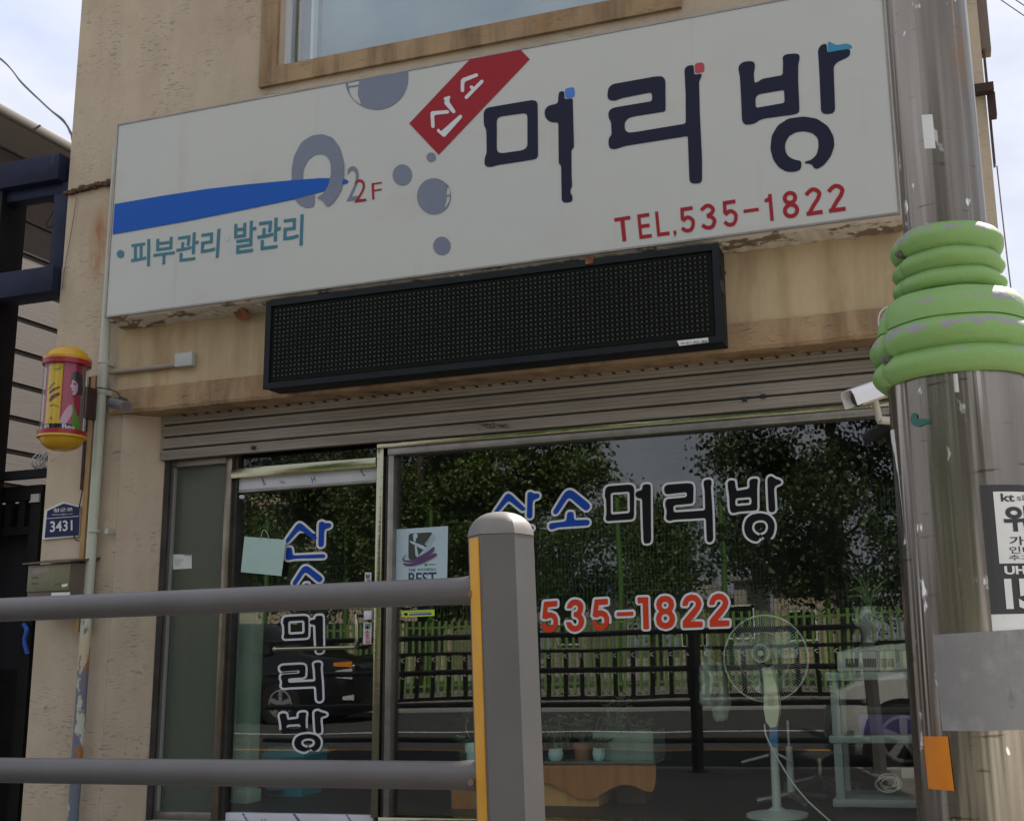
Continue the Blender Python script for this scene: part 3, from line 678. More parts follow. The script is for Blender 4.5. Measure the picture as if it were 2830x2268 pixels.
DIG = [[da([(95,170),(245,160),(245,222),(140,232),(132,290),(175,288),(225,310),(252,360),(253,425),(235,475),(195,512),(150,520),(110,505),(80,470),(60,415),(115,410),(125,435),(155,455),(185,445),(203,410),(200,375),(180,352),(155,350),(125,370),(75,358)])],
       [da([(350,245),(365,195),(400,155),(445,142),(500,155),(535,195),(540,245),(530,285),(515,316),(540,345),(550,395),(535,450),(500,490),(450,510),(400,500),(360,460),(342,400),(400,398),(415,430),(445,445),(475,435),(490,400),(482,365),(455,345),(430,342),(430,288),(455,286),(475,268),(480,240),(470,215),(445,208),(420,218),(410,245)])],
       [da([(668,145),(815,137),(815,200),(712,208),(705,270),(750,265),(800,290),(830,345),(832,400),(810,455),(770,490),(725,498),(680,480),(650,440),(632,395),(690,390),(700,418),(732,437),(765,425),(778,390),(770,352),(745,332),(712,338),(692,352),(642,335)])],
       [da([(915,290),(1103,282),(1103,326),(915,335)])],
       [db([(48,122),(168,118),(178,478),(115,480),(107,186),(50,188)])],
       [db([(360,102),(410,112),(450,150),(462,210),(450,250),(432,278),(460,310),(474,365),(460,425),(420,465),(365,478),(310,465),(268,425),(255,360),(268,310),(295,280),(270,250),(258,200),(272,150),(310,112)]), db(circ(360, 210, 40)), db(circ(363, 358, 46, 50))],
       [db(two)], [db([(x+303, y-12) for x, y in two])]]
for k, ls in enumerate(DIG):
    o = decal('digit_outline', ls, GLASS-.001, vwhite, lt, off=6.2, th=.0009, rnd=2, cap=1.6)
    decal('digit_fill', ls, GLASS-.003, wred, o, th=.0009, rnd=2, cap=1.6)
dl = thing('door_lettering', 'vertical column of blue and black outlined letters on the glass door', 'lettering', W(840, 1800, GLASS-.01))
syllable('san', (787, 1440, 916, 1547), wblue, dl, GLASS-.001, 6.4)
syllable('so', (799, 1563, 892, 1650), wblue, dl, GLASS-.001, 6.2)
syllable('meo', (782, 1700, 893, 1803), vblack, dl, GLASS-.001, 6.2)
syllable('ri', (774, 1829, 891, 1937), vblack, dl, GLASS-.001, 6.2)
syllable('bang', (773, 1963, 903, 2076), vblack, dl, GLASS-.001, 6.2)

# ------------------------------------------------------------------ papers and stickers on the glass
def sheet(name, q, Y, mat, label, cat, th=.0015, group=None, bend=.0):
    o = decal(name, [q], Y, mat, None, th=th, rnd=0); return tag(o, label, cat, group)
def card(name, q, Y, mat, label, cat, th=.0015):
    c = W(sum(p[0] for p in q)/4, max(p[1] for p in q), Y); t = thing(name, label, cat, c); decal('sheet', [q], Y, mat, t, th=th, rnd=0); return t
pz = lambda p: Z((1080, 1430), 5.96, p)
po = card('award_poster', [(1087, 1463), (1238.5, 1453), (1235, 1640), (1082, 1645)], GLASS-.001, posterb, 'pale blue poster with comb and scissors inside the left edge of the window', 'poster')
decal('black_panel', [pz([(295,290),(320,262),(660,238),(682,255),(590,470),(400,680),(310,690),(292,660)])], GLASS-.003, M('poster_black', (.035, .045, .035), rough=.5), po, rnd=1)
for q in ([(365,262),(440,262),(442,320),(410,355),(405,405),(380,400)], [(300,375),(350,390),(560,470),(600,520),(560,540),(330,415)], [(395,440),(420,450),(450,580),(460,640),(410,640)]):
    decal('scissor_blade', [pz(q)], GLASS-.005, posterb, po, rnd=1)
for k in range(10):
    a = (560+k*13, 430-k*18)
    decal('comb_tooth', [pz([a, (a[0]+9, a[1]-9), (a[0]+70-k*2, a[1]+62), (a[0]+60-k*2, a[1]+68)])], GLASS-.0062, posterb, po, rnd=0)
decal('ribbon', [pz([(270,590),(190,670),(200,715),(330,735),(480,700),(650,600),(715,540),(720,465),(600,560),(430,660),(320,700),(215,700),(210,670)])], GLASS-.008, purple, po, rnd=1)
decal('ribbon', [pz([(195,735),(230,790),(350,795),(520,750),(700,660),(768,608),(735,575),(620,630),(480,700),(350,750),(250,755)])], GLASS-.008, purple, po, rnd=1)
text('print', 'THE', M('ink_dark', (.03, .035, .07), rough=.6), po, quadfn(pz([(293,840),(408,835),(408,888),(293,893)]), GLASS-.003, .001), .0)
text('print', '우수미용업소', MATS['ink_dark'], po, quadfn(pz([(440,832),(750,822),(750,870),(440,880)]), GLASS-.003, .001))
text('print', '포천시', MATS['ink_dark'], po, quadfn(pz([(625,758),(740,752),(740,780),(625,786)]), GLASS-.003, .001))
decal('city_mark', [pz(circ(580, 775, 28, 22))], GLASS-.003, pgreen, po, rnd=0)
text('print', 'BEST', MATS['ink_dark'], po, quadfn(pz([(293,905),(752,892),(752,1100),(293,1113)]), GLASS-.003, .001), .015)
sl = card('lime_sticker', pz([(170, 1520), (722, 1498), (720, 1615), (180, 1640)]), GLASS-.001, lime, 'lime green certificate sticker under the pale blue poster', 'sticker')
decal('mark', [pz(circ(250, 1588, 32, 24))], GLASS-.003, plateb, sl, rnd=0)
decal('print_line', [pz([(305,1555),(665,1541),(665,1548),(305,1562)])], GLASS-.003, inkb, sl, rnd=0)
decal('print_line', [pz([(305,1585),(668,1565),(668,1592),(305,1608)])], GLASS-.003, inkb, sl, rnd=0)
decal('blue_edge', [pz([(190,1513),(720,1496),(720,1508),(190,1528)])], GLASS-.003, plateb, sl, rnd=0)
hs = thing('hanging_card', 'blank mint paper card hung on a string on the glass door', 'card', W(728, 1590, 6.06))
decal('sheet', [[(676, 1482), (791, 1491), (778, 1591), (666, 1580)]], 6.07, cyanp, hs, rnd=0)
mb = MB(); mb.tube(spline([W(719, 1494, 6.066), W(723, 1475, 6.066), W(729, 1464, 6.07), W(738, 1472, 6.066), W(746, 1496, 6.066)]), .0018, 6); mb.build('string', wirew, hs)
st = card('door_sticker', [(1005, 1719), (1028, 1719), (1026, 1779), (1003, 1779)], GLASS-.001, vwhite, 'white and red finger warning sticker beside the door handle', 'sticker')
for i, chh in enumerate('손조심'):
    text('print', chh, wred, st, quadfn(pxbox(1009, 1741+i*12.5, 1022, 1752+i*12.5), GLASS-.003, .001), .02)
decal('hand_mark', [[(1010,1737),(1010,1724),(1022,1724),(1021,1737)], [(1012,1735),(1012,1726),(1020,1726),(1019,1735)]], GLASS-.003, vblack, st, rnd=0)
decal('palm', [[(1013,1734),(1013,1730),(1015,1727),(1018,1729),(1018,1733),(1016,1735)]], GLASS-.003, vblack, st, rnd=0)
st2 = card('close_sticker', [(1009, 1581), (1027, 1581), (1025, 1640), (1007, 1640)], GLASS-.001, vwhite, 'narrow white and green door sticker above the grey rail', 'sticker')
for i, chh in enumerate('닫기'):
    text('print', chh, vblack, st2, quadfn(pxbox(1011, 1586+i*14, 1023, 1598+i*14), GLASS-.003, .001), .03)
lk = box('door_lock', xat(1014, 1700), xat(1036, 1700), 6.06, 6.098, zat(1020, 1712), zat(1020, 1688), vwhite, None, ch=.004)
tag(lk, 'small pale lock box on the right edge of the glass door', 'lock')
nb = card('notice_paper', [(478, 1531), (530, 1532), (530, 1570), (479, 1573)], 6.094, paper, 'small white printed notice on the narrow side pane', 'paper')
text('print', '안내문', vblack, nb, quadfn(pxbox(510, 1531, 529, 1536), 6.092, .0008))
for i in range(4): decal('print_line', [pxbox(484, 1546+i*5, 508-i*4, 1547+i*5)], 6.092, M('ink_grey', (.2, .2, .2), rough=.7), nb, th=.0008, rnd=0)

# ------------------------------------------------------------------ signboard
SY = 5.60
s0 = W(289, 880, SY); s1 = W(329, 343, SY); s2 = W(2489, 588, SY)
sX0, sX1, sZ0, sZ1 = s0.x, s2.x, s0.z+.004, s1.z
sg = thing('signboard', 'long white signboard with big navy letters, a red ribbon and a blue swoosh', 'signboard', ((sX0+sX1)/2, SY+.1, sZ0))
box('face', sX0+.012, sX1-.012, SY, SY+.01, sZ0+.012, sZ1-.012, signw, sg)
frame4('edge_frame', sX0, sX1, SY-.004, SY+.0095, sZ0, sZ1, .0115, alu, sg)
# box returns and the flaking underside
box('side_return', sX0, sX0+.01, SY+.011, WY-.002, sZ0+.012, sZ1, signw, sg); box('side_return', sX1-.01, sX1, SY+.011, WY-.002, sZ0+.012, sZ1, signw, sg)
box('top_return', sX0+.01, sX1-.01, SY+.011, WY-.002, sZ1-.012, sZ1, alu, sg)
mb = MB(); nx = 120; v = []; f = []
for k in range(nx+1):
    x = sX0+(sX1-sX0)*k/nx; v += [(x, SY+.01, sZ0), (x, SY+.03, sZ0-.012+rng.normal(0, .002)), (x, SY+.17, sZ0-.03+rng.normal(0, .005)), (x, WY-.003, sZ0-.026), (x, WY-.003, sZ0+.01)]
for k in range(nx):
    a = k*5; f += [(a+j, a+(j+1) % 5, a+5+(j+1) % 5, a+5+j) for j in range(5)]
f += [(0, 1, 2, 3, 4), tuple(nx*5+j for j in (4, 3, 2, 1, 0))]
mesh('underside', v, f, peel, sg)
mb = MB()
for k in range(46):
    x = rng.uniform(sX0+.05, sX1-.05); s = rng.uniform(.012, .045); y = rng.uniform(SY+.01, SY+.1); z = sZ0-.012-.12*(y-SY)
    mb.add([(x, y, z), (x+s, y+.01, z-.002), (x+s*.8, y+s*.5, z-rng.uniform(.004, .016)), (x-.3*s, y+s*.4, z-.006), (x+.2*s, y+.002, z+.004)], [(0, 1, 2, 3), (0, 4, 1)])
mb.build('paint_flake', M('paint_flake', (.50, .46, .38), rough=.8), sg)['kind'] = 'stuff'
za = lambda p: Z((0, 0), 1.92, p); zb2 = lambda p: Z((900, 0), 1.92, p); zc = lambda p: Z((1830, 0), 1.92, p)
def SL(k): return SY-.0016*k
decal('letter', [zb2([(848,580),(865,571),(1095,532),(1117,536),(1125,552),(1127,830),(1119,842),(1100,848),(905,878),(880,887),(855,886),(842,872),(845,835),(855,815),(853,690),(840,665),(838,600)]), zb2([(908,640),(915,625),(935,618),(1050,602),(1066,605),(1071,620),(1071,775),(1060,790),(1040,799),(935,814),(915,808),(908,795)])], SL(1), navy, sg)
decal('letter', [zb2([(1237,500),(1240,490),(1250,486),(1266,485),(1267,528),(1311,522),(1313,600),(1318,785),(1304,795),(1305,925),(1308,990),(1299,1005),(1299,1025),(1310,1040),(1309,1068),(1290,1075),(1265,1076),(1253,1065),(1250,880),(1237,870),(1235,650),(1195,650),(1170,632),(1161,605),(1165,580),(1182,562),(1232,550)])], SL(1), navy, sg, rnd=1)
decal('accent', [zb2([(1270,475),(1285,468),(1312,464),(1321,472),(1321,516),(1272,522)])], SL(1), lblue, sg, rnd=1)
stem = zc([(118,372),(128,355),(150,347),(167,347),(170,398),(211,392),(207,412),(196,432),(200,600),(212,850),(212,955),(205,970),(180,976),(155,972),(145,960),(136,724)])
top = zb2([(1503,500)])
gl_ = zb2([(1913,724),(1590,775),(1560,785),(1535,793),(1510,790),(1501,770),(1502,735),(1518,715),(1515,650),(1501,625),(1501,595),(1515,578),(1540,570),(1732,538),(1732,500),(1722,492),(1590,518),(1560,525),(1540,535),(1515,535),(1498,525),(1495,500),(1502,465),(1525,447),(1750,407),(1787,406),(1803,425),(1804,592),(1640,618),(1605,628),(1587,650),(1587,688),(1605,705),(1640,702),(1911,657)])
decal('letter', [stem+gl_+zc([(125,500)])], SL(1), navy, sg, rnd=1)
decal('accent', [zc([(173,342),(190,334),(215,333),(224,345),(224,382),(175,391)])], SL(1), M('vinyl_bright_red', (.42, .03, .05), rough=.4), sg, rnd=1)
decal('letter', [zc([(404,370),(408,350),(425,332),(460,325),(485,328),(493,345),(490,375),(486,390),(490,440),(505,438),(530,420),(640,400),(642,330),(638,305),(655,290),(700,285),(725,288),(731,305),(722,345),(722,430),(729,590),(720,603),(690,610),(540,630),(512,640),(495,655),(460,663),(435,660),(424,640),(418,500),(412,400)]), zc([(495,520),(510,503),(530,498),(647,478),(650,547),(497,574)])], SL(1), navy, sg, rnd=1)
decal('letter', [zc([(827,270),(835,250),(850,237),(873,233),(876,281),(950,268),(997,262),(998,290),(985,305),(930,330),(912,350),(910,370),(918,580),(910,600),(880,607),(855,604),(843,590),(835,400)])], SL(1), navy, sg, rnd=1)
decal('accent', [zc([(880,220),(900,228),(920,240),(940,240),(960,234),(990,234),(1006,245),(1009,257),(880,279)])], SL(1), tealb, sg, rnd=1)
decal('letter', [zc([(740,855),(738,890),(728,905),(700,913),(660,912),(620,890),(590,850),(574,790),(582,720),(615,665),(670,630),(750,619),(820,630),(880,670),(910,725),(914,775),(895,830),(860,875),(825,898),(805,893),(797,877),(785,870),(757,868),(758,858),(790,850),(818,825),(831,780),(827,735),(800,708),(755,697),(710,702),(670,725),(652,765),(653,800),(668,830),(700,848)])], SL(1), navy, sg, rnd=2)
# red ribbon with the white word; its upper end is trimmed by the board's top edge
decal('ribbon', [zb2([(444,656),(772,309),(1029,260),(1083,315),(600,822)])], SL(1), sred, sg, rnd=0)
def stroke(name, pts, w, Y, mat, parent):
    a = [Vector((p[0], p[1], 0)) for p in pts]; l = []; r = []
    for i, p in enumerate(a):
        d = (a[min(i+1, len(a)-1)]-a[max(i-1, 0)]).normalized(); nn = Vector((-d.y, d.x, 0))
        if 0 < i < len(a)-1:
            d1 = (a[i]-a[i-1]).normalized(); nn = nn/max(.5, nn.dot(Vector((-d1.y, d1.x, 0))))
        l.append((p+nn*w/2)); r.append((p-nn*w/2))
    decal(name, [[(q.x, q.y) for q in l]+[(q.x, q.y) for q in r[::-1]]], Y, mat, parent, rnd=1)
for i, s in enumerate(([(570, 680), (566, 602), (655, 594)], [(628, 528), (652, 520), (640, 542), (685, 600)], [(594, 688), (620, 716), (722, 614)], [(726, 490), (727, 428), (808, 397)], [(741, 524), (835, 428)], [(768, 458), (790, 480)])):
    stroke('small_letter', zb2(s), 9.5, SL(2)-.0004*(i % 3), vwhite, sg)
# swoosh, oxygen ring, bubbles
ring = za([(1548,905),(1560,830),(1600,755),(1655,720),(1710,712),(1765,730),(1805,785),(1825,860),(1825,940),(1810,1010),(1780,1060),(1752,1090),(1735,1096),(1722,1080),(1712,1062),(1684,1052),(1688,1043),(1715,1030),(1745,980),(1757,920),(1755,865),(1735,830),(1705,817),(1670,822),(1635,850),(1610,900),(1607,960),(1622,1010),(1650,1035),(1672,1030),(1670,1085),(1660,1101),(1625,1105),(1590,1090),(1563,1055),(1548,990)])
decal('ring', [ring], SL(1), bubg, sg, rnd=1)
decal('swoosh', [za([(609,1083),(860,1040),(1100,1003),(1300,980),(1550,957),(1700,946),(1800,947),(1840,954),(1851,964),(1835,975),(1780,989),(1715,1016),(1560,1058),(1300,1112),(1000,1172),(598,1244)])], SL(2), sblue, sg, rnd=0)
decal('ring', [za([(1757,920),(1757,870),(1770,850),(1825,860),(1825,940),(1810,1010),(1780,1060),(1752,1090),(1735,1096),(1722,1080),(1712,1062),(1684,1052),(1688,1043),(1715,1030),(1745,980)])], SL(3), bubg, sg, rnd=1)
def bubble(c, rx, ry=None): decal('bubble', [zb2(circ(c[0], c[1], rx, ry))], SL(1), bubg, sg, rnd=0)
bubble((407, 929), 51, 56); bubble((560, 835), 25); bubble((617, 1305), 46, 49)
decal('bubble', [zb2(circ(575, 1042, 90, 96)), zb2([(640,975),(652,985),(660,1010),(660,1032),(640,1036),(643,1000)]), zb2([(642,1045),(660,1040),(655,1070),(640,1095),(625,1105),(638,1075)])], SL(1), bubg, sg, rnd=0)
big = [(103, 435)]+[(270+168*math.cos(a), 415+168*math.sin(a)) for a in np.linspace(math.pi*.95, 0.0, 26)]+[(437, 373)]
decal('bubble', [zb2(big), zb2([(118,440),(180,428),(176,450),(120,458)]), zb2([(122,466),(176,457),(170,500),(188,550),(180,552),(150,530),(130,500)])], SL(1), bubg, sg, rnd=0)
text('subscript', '2', bubg, sg, quadfn([(960, 461), (996, 458), (994, 552), (958, 557)], SL(1), .0015), -.005)
text('floor_mark', '2', sred, sg, quadfn([(981, 497), (1012, 494), (1012, 556), (979, 560)], SL(2), .0015), -.012)
text('floor_mark', 'F', sred, sg, quadfn([(1027, 507), (1055, 503), (1055, 547), (1029, 552)], SL(1), .0015), -.012)
for ch, xa_, xb_ in (('T', 430, 497), ('E', 527, 580), ('L', 602, 656), (',', 668, 686), ('5', 704, 763), ('3', 789, 853), ('5', 883, 943), ('-', 970, 1034), ('1', 1052, 1112), ('8', 1134, 1202), ('2', 1230, 1300), ('2', 1325, 1397)):
    tp = lambda x: 919+(x-430)*(775-919)/(1325-430+35); bt_ = lambda x: 1017+(x-455)*(888-1017)/(1390-455)
    va, vb = (0, 1) if ch != ',' else (.86, 1.1)
    qq = []
    for x, v_ in ((xa_, va), (xb_, va), (xb_, vb), (xa_, vb)): qq.append((1415+(x+10*v_-5*0)/1.5237-3*(1-v_)*0, (tp(x)+(bt_(x)-tp(x))*v_)/1.5237))
    put_glyph(ch, qq, SL(1), sred, sg, .145 if ch != 'T' else .15)
text('service_line', '피부관리', teal, sg, quadfn([(362, 668), (609, 632), (604, 712), (362, 742)], SL(1), .0015), .014)
text('service_line', '발관리', teal, sg, quadfn([(648, 616), (839, 592), (836, 678), (646, 704)], SL(1), .0015), .014)
decal('bullet', [circ(333, 702, 10, 11)], SL(1), teal, sg, rnd=0)
decal('bullet', [circ(628, 659, 6, 9)], SL(1), M('faded_mark', (.42, .50, .48), rough=.5), sg, rnd=0)
mb = MB(); c = W(660, 865, 5.7)
mb.prism([W(632, 850, 5.72), W(665, 848, 5.68), W(688, 868, 5.70), W(684, 884, 5.74), W(660, 882, 5.76)], [W(636, 846, 5.78), W(668, 846, 5.77), W(686, 856, 5.78), W(682, 866, 5.79), W(660, 866, 5.79)])
mb.build('rusty_bracket', rustm, sg)
box('rusty_edge', s0.x-.025, s0.x-.004, SY+.02, SY+.05, W(300, 700, SY).z, W(310, 478, SY).z, M('ochre_rust', (.34, .14, .02), (.25, .09, .02), rough=.8), sg)

# ------------------------------------------------------------------ LED display under the sign
LY = 5.55
a0 = W(728, 1069, LY); a1 = W(1995, 947, LY); t0 = W(715, 832, LY); t1 = W(1968, 680, LY)
lx0, lx1, lz0, lz1 = a0.x, a1.x, (a0.z+a1.z)/2, (t0.z+t1.z)/2
led = thing('led_display', 'long black LED text display mounted below the white signboard', 'display', ((lx0+lx1)/2, LY+.08, lz0))
box('housing', lx0, lx1, LY+.02, LY+.17, lz0, lz1, ledblk, led, ch=.004)
frame4('bezel', lx0-.004, lx1+.004, LY, LY+.0195, lz0-.004, lz1+.004, .036, ledblk, led)
gx0, gx1, gz0, gz1 = lx0+.05, lx1-.06, lz0+.06, lz1-.05
box('mask_panel', lx0+.039, lx1-.039, LY+.012, LY+.019, lz0+.039, lz1-.039, ledgrid, led)
NR, NC = 16, 96
mbv = MB(); mbd = MB()
for r in range(NR):
    z = gz0+(gz1-gz0)*(r+.5)/NR; ph = (gz1-gz0)/NR; x0_ = gx0; 
    mbv.prism([(gx0, LY+.0118, z+ph*.33), (gx1, LY+.0118, z+ph*.33), (gx1, LY+.004, z+ph*.42), (gx0, LY+.004, z+ph*.42)], [(gx0, LY+.0118, z+ph*.43), (gx1, LY+.0118, z+ph*.43), (gx1, LY+.004, z+ph*.46), (gx0, LY+.004, z+ph*.46)])
    for c in range(NC):
        x = gx0+(gx1-gx0)*(c+.5)/NC; s = .0058
        mbd.add([(x-s, LY+.0118, z-s), (x+s, LY+.0118, z-s), (x+s, LY+.0118, z+s), (x-s, LY+.0118, z+s), (x-s*.6, LY+.005, z-s*.6), (x+s*.6, LY+.005, z-s*.6), (x+s*.6, LY+.005, z+s*.6), (x-s*.6, LY+.005, z+s*.6)], [(4, 5, 6, 7), (0, 1, 5, 4), (1, 2, 6, 5), (2, 3, 7, 6), (3, 0, 4, 7)])
mbv.build('louvre', M('led_louvre', (.022, .027, .023), rough=.7, spec=.2), led)['kind'] = 'stuff'; mbd.build('led_dots', leddot, led)['kind'] = 'stuff'
sk = decal('sticker', [[(1871, 942), (1957, 933), (1958, 946), (1878, 956)]], LY-.0005, paper, led, rnd=0)
text('print', '011-353-1842', vblack, sk, quadfn([(1897, 944.5), (1956, 939), (1956, 946), (1897, 952)], LY-.002, .0008), .01)
text('print', '제작', vblack, sk, quadfn([(1881, 947), (1894, 945.6), (1894, 951.5), (1881, 953)], LY-.002, .0008), .0)
mb = MB(); mb.tube(spline([W(1987, 720, 5.58), W(1998, 750, 5.6), W(1990, 780, 5.6), W(1996, 830, 5.6), W(1990, 870, 5.6), W(1986, 930, 5.6)]), .003, 6); mb.tube(spline([W(1995, 760, 5.6), W(2005, 752, 5.62), W(1999, 768, 5.61)]), .004, 6); mb.build('cable', wireb, led)
cc_ = W(1988, 794, 5.58); box('power_plug', cc_.x-.02, cc_.x+.02, 5.56, 5.62, cc_.z-.035, cc_.z+.035, dkplast, led, ch=.006)
c = W(1629, 720, LY); box('rusty_clip', c.x-.022, c.x+.022, LY-.006, LY+.05, c.z-.02, c.z+.03, rustm, led)

# ------------------------------------------------------------------ things fixed on the facade
# downpipe
pp = [W(293, 620, 5.72), W(288, 900, 5.72), W(279, 1080, 5.72), W(258, 1500, 5.72), W(222, 1900, 5.72)]
pxw = -5.335
dp = thing('downpipe', 'pale green drainpipe down the pillar with peeling paint and rust', 'drainpipe', (W(250, 1500, 5.72).x, 5.74, 0))
xd = [W(279, 1080, 5.72).x, W(195, 2268, 5.72).x]
xp = W(282, 1000, 5.72).x; xq = W(196, 2268, 5.72).x
mb = MB(); mb.tube([(xp, 5.735, W(300, 420, 5.735).z), (xp, 5.735, 2.2), (xp+(xq-xp)*.4, 5.735, 1.5)], .031, 20); smooth_by_angle(mb.build('upper_pipe', pipem, dp), 60)
peelpipe = M('peeling_pipe', (.46, .49, .42), (.50, .40, .22), scale=2.2, rough=.55, lo=.45, hi=.62, st=(1.5, 1.5, .6), spots=[((.13, .15, .19), 6.5, (1, 1, .45), .47, .49), ((.32, .14, .035), 9, (1, 1, .3), .58, .62)])
mb = MB(); mb.tube([(xp+(xq-xp)*.4, 5.735, 1.5), (xq, 5.735, 0)], .0325, 20); smooth_by_angle(mb.build('lower_pipe', peelpipe, dp), 60)
for py in (1002, 1085, 1466):
    c = W(282, py, 5.735); mb = MB(); mb.lathe((xp if py < 1400 else xp+.01, 5.735, c.z), [(.033, -.008), (.036, -.008), (.036, .008), (.033, .008)], 20)
    mb.box(c.x+.025, c.x+.05, 5.73, 5.79, c.z-.02, c.z+.012); mb.build('clamp', pipem, dp)
# rusted angle strip left of the pipe
xa = W(252, 1150, 5.77).x
an = thing('rusted_angle_bar', 'dark rusted steel angle bar beside the drainpipe', 'bracket', (xa, 5.78, .2))
box('flange', xa-.028, xa+.014, 5.745, 5.79, W(240, 1352, 5.75).z, W(262, 1040, 5.75).z, rustdk, an)
box('web', xa+.016, xa+.050, 5.73, 5.795, W(245, 1745, 5.75).z, W(262, 1040, 5.75).z, M('rust_orange', (.30, .15, .04), (.42, .30, .14), scale=9, rough=.85, st=(1, 1, .3)), an)
# rusty ledge across the pillar
lg = MB()
pa, pb = W(187, 533, 5.79), W(312, 501, 5.79)
for k in range(40):
    t = k/39; p = pa.lerp(pb, t)+Vector((0, -.012, rng.normal(0, .006))); w = rng.uniform(.006, .017)
    lg.box(p.x-.018, p.x+.018, 5.765+rng.uniform(0, .012), 5.799, p.z-w, p.z+w*.6)
lo_ = lg.build('rusty_ledge', M('rust_dark', (.05, .028, .018), (.14, .07, .03), scale=30, rough=.9), None); tag(lo_, 'broken rusty steel ledge across the beige pillar left of the sign', 'ledge')
pa, pb = W(2690, 255, 5.78), W(2735, 248, 5.78)
lo_ = MB().box(pa.x-.01, pb.x+.02, 5.74, 5.799, pa.z-.02, pa.z+.025).build('rusty_ledge', rustdk, None); tag(lo_, 'small rusted bracket on the wall right of the steel pole', 'bracket')
mb = MB(); mb.tube(spline([W(212, 545, 5.785), W(200, 620, 5.785), W(190, 680, 5.785), W(176, 760, 5.785), W(172, 800, 5.785)]), .0028, 6)
tag(mb.build('thin_wire', M('cable_grey', (.2, .18, .16), rough=.7)), 'thin dark wire hanging down the pillar below the rusty ledge', 'wire')
# barber light
by = 5.50; bc = W(179, 1098, by)
zt_ = W(190, 975, by).z; 
def bz(py): return W(180, py, by).z
BR = .139
ba = thing('barber_light', 'yellow and red barber shop light drum with a printed woman', 'barber light', (bc.x, by, bz(1245)))
z1_, z2_, z3_, z4_ = bz(1007), bz(985), bz(1203), bz(1222)
zc0 = W(179, 985, by).z
zA = bz(1000); zB = bz(1205)
mb = MB(); mb.lathe((bc.x, by, zA), [(BR, .0), (BR+.002, .016), (BR-.012, .02), (BR-.022, .05), (BR-.05, .075), (BR*.4, .088), (.001, .091)], 40); smooth_by_angle(mb.build('top_cap', yel, ba), 30)
mb = MB(); mb.lathe((bc.x, by, zA), [(BR-.008, -.032), (BR+.001, -.031), (BR+.003, -.002), (BR-.006, -.001)], 40); smooth_by_angle(mb.build('band', redp, ba), 30)
mb = MB(); mb.lathe((bc.x, by, zB), [(BR-.008, .001), (BR+.001, .002), (BR+.003, .028), (BR-.006, .030)], 40); smooth_by_angle(mb.build('band', redp, ba), 30)
mb = MB(); mb.lathe((bc.x, by, zB), [(BR+.001, .0), (BR+.003, -.014), (BR-.014, -.018), (BR-.022, -.045), (BR-.05, -.072), (BR*.4, -.086), (.001, -.088)], 40); smooth_by_angle(mb.build('bottom_cap', yel, ba), 30)
mb = MB(); mb.lathe((bc.x, by, zB+.0305), [(BR-.010, 0), (BR-.010, zA-zB-.063)], 48, close=False); smooth_by_angle(mb.build('clear_tube', gtube, ba), 60)
DR = BR-.028; DZ0, DZ1 = zB+.031, zA-.034
mb = MB(); mb.lathe((bc.x, by, DZ0), [(DR, 0), (DR, DZ1-DZ0)], 48); dr = smooth_by_angle(mb.build('printed_drum', pinkpaper, ba), 60)
va = math.atan2(-by, -bc.x)   # the angle that faces the street camera side
def cyl(r, k=0): 
    # u: -1..1 over the visible half turn, v: 0 bottom .. 1 top
    return lambda u, v, z: Vector((bc.x+(r+.0006*k+.0006*(z+1)/2)*math.cos(va+u*1.45), by+(r+.0006*k+.0006*(z+1)/2)*math.sin(va+u*1.45), DZ0+(DZ1-DZ0)*v))
def densify(l, s=.05):
    o = []
    for i in range(len(l)):
        a, b = l[i], l[(i+1) % len(l)]; n = max(1, int(math.hypot(a[0]-b[0], a[1]-b[1])/s)); o += [(a[0]+(b[0]-a[0])*j/n, a[1]+(b[1]-a[1])*j/n) for j in range(n)]
    return o
def drum_print(name, pts, mat, k, rnd=0, rings=None):
    l = chaikin(pts, rnd) if rnd else pts; l = densify(l)
    return mapped(name, slice_x(cut_mesh([l]), 10), (lambda f: lambda x, y, z: f(x, y, z))(cyl(DR, k)), mat, dr)
def strips(name, u0, u1, v0, v1, mat, k, n=10):
    v = []; f = []; F = cyl(DR, k)
    for i in range(n+1):
        u = u0+(u1-u0)*i/n; v += [F(u, v0, 1), F(u, v1, 1)]
    f = [(2*i, 2*i+2, 2*i+3, 2*i+1) for i in range(n)]; return mesh(name, v, f, mat, dr)
def dpx(x, y):  # pixel of the 4.94x crop to (u,v) on the drum
    yy = (1255-y)/(1255-370); cx = 620-(1-yy)*70+10; s = (x-cx)/330; s = max(-.98, min(.98, s)); return (math.asin(s)/1.45, yy)
strips('print_yellow_panel', dpx(330, 500)[0], dpx(560, 500)[0], .04, .99, pyel, 1, 8)
strips('print_grey_strip', .62, 1.05, 0, 1, M('print_grey', (.20, .16, .14), rough=.4), 1)
DP = lambda l: [dpx(*p) for p in l]
drum_print('print_hair', DP([(700,640),(690,560),(710,500),(760,470),(830,465),(880,500),(890,600),(890,760),(850,790),(830,770),(790,790),(740,830),(700,830),(740,790),(790,700),(810,640),(760,600),(715,585)]), hairm, 2, 1)
drum_print('print_face', DP([(715,590),(760,600),(808,640),(808,700),(790,760),(760,795),(722,800),(715,760),(705,735),(708,712),(678,690),(678,672),(705,650),(708,610)]), skin, 3, 1)
drum_print('print_eye', DP([(725,640),(750,630),(780,640),(775,655),(740,658)]), hairm, 4, 1)
drum_print('print_mouth', DP([(708,742),(738,740),(730,762),(712,758)]), redp, 4, 1)
drum_print('print_arm', DP([(640,960),(690,920),(720,960),(720,1030),(690,1100),(620,1180),(585,1215),(480,1210),(500,1170),(560,1060)]), skin, 2, 1)
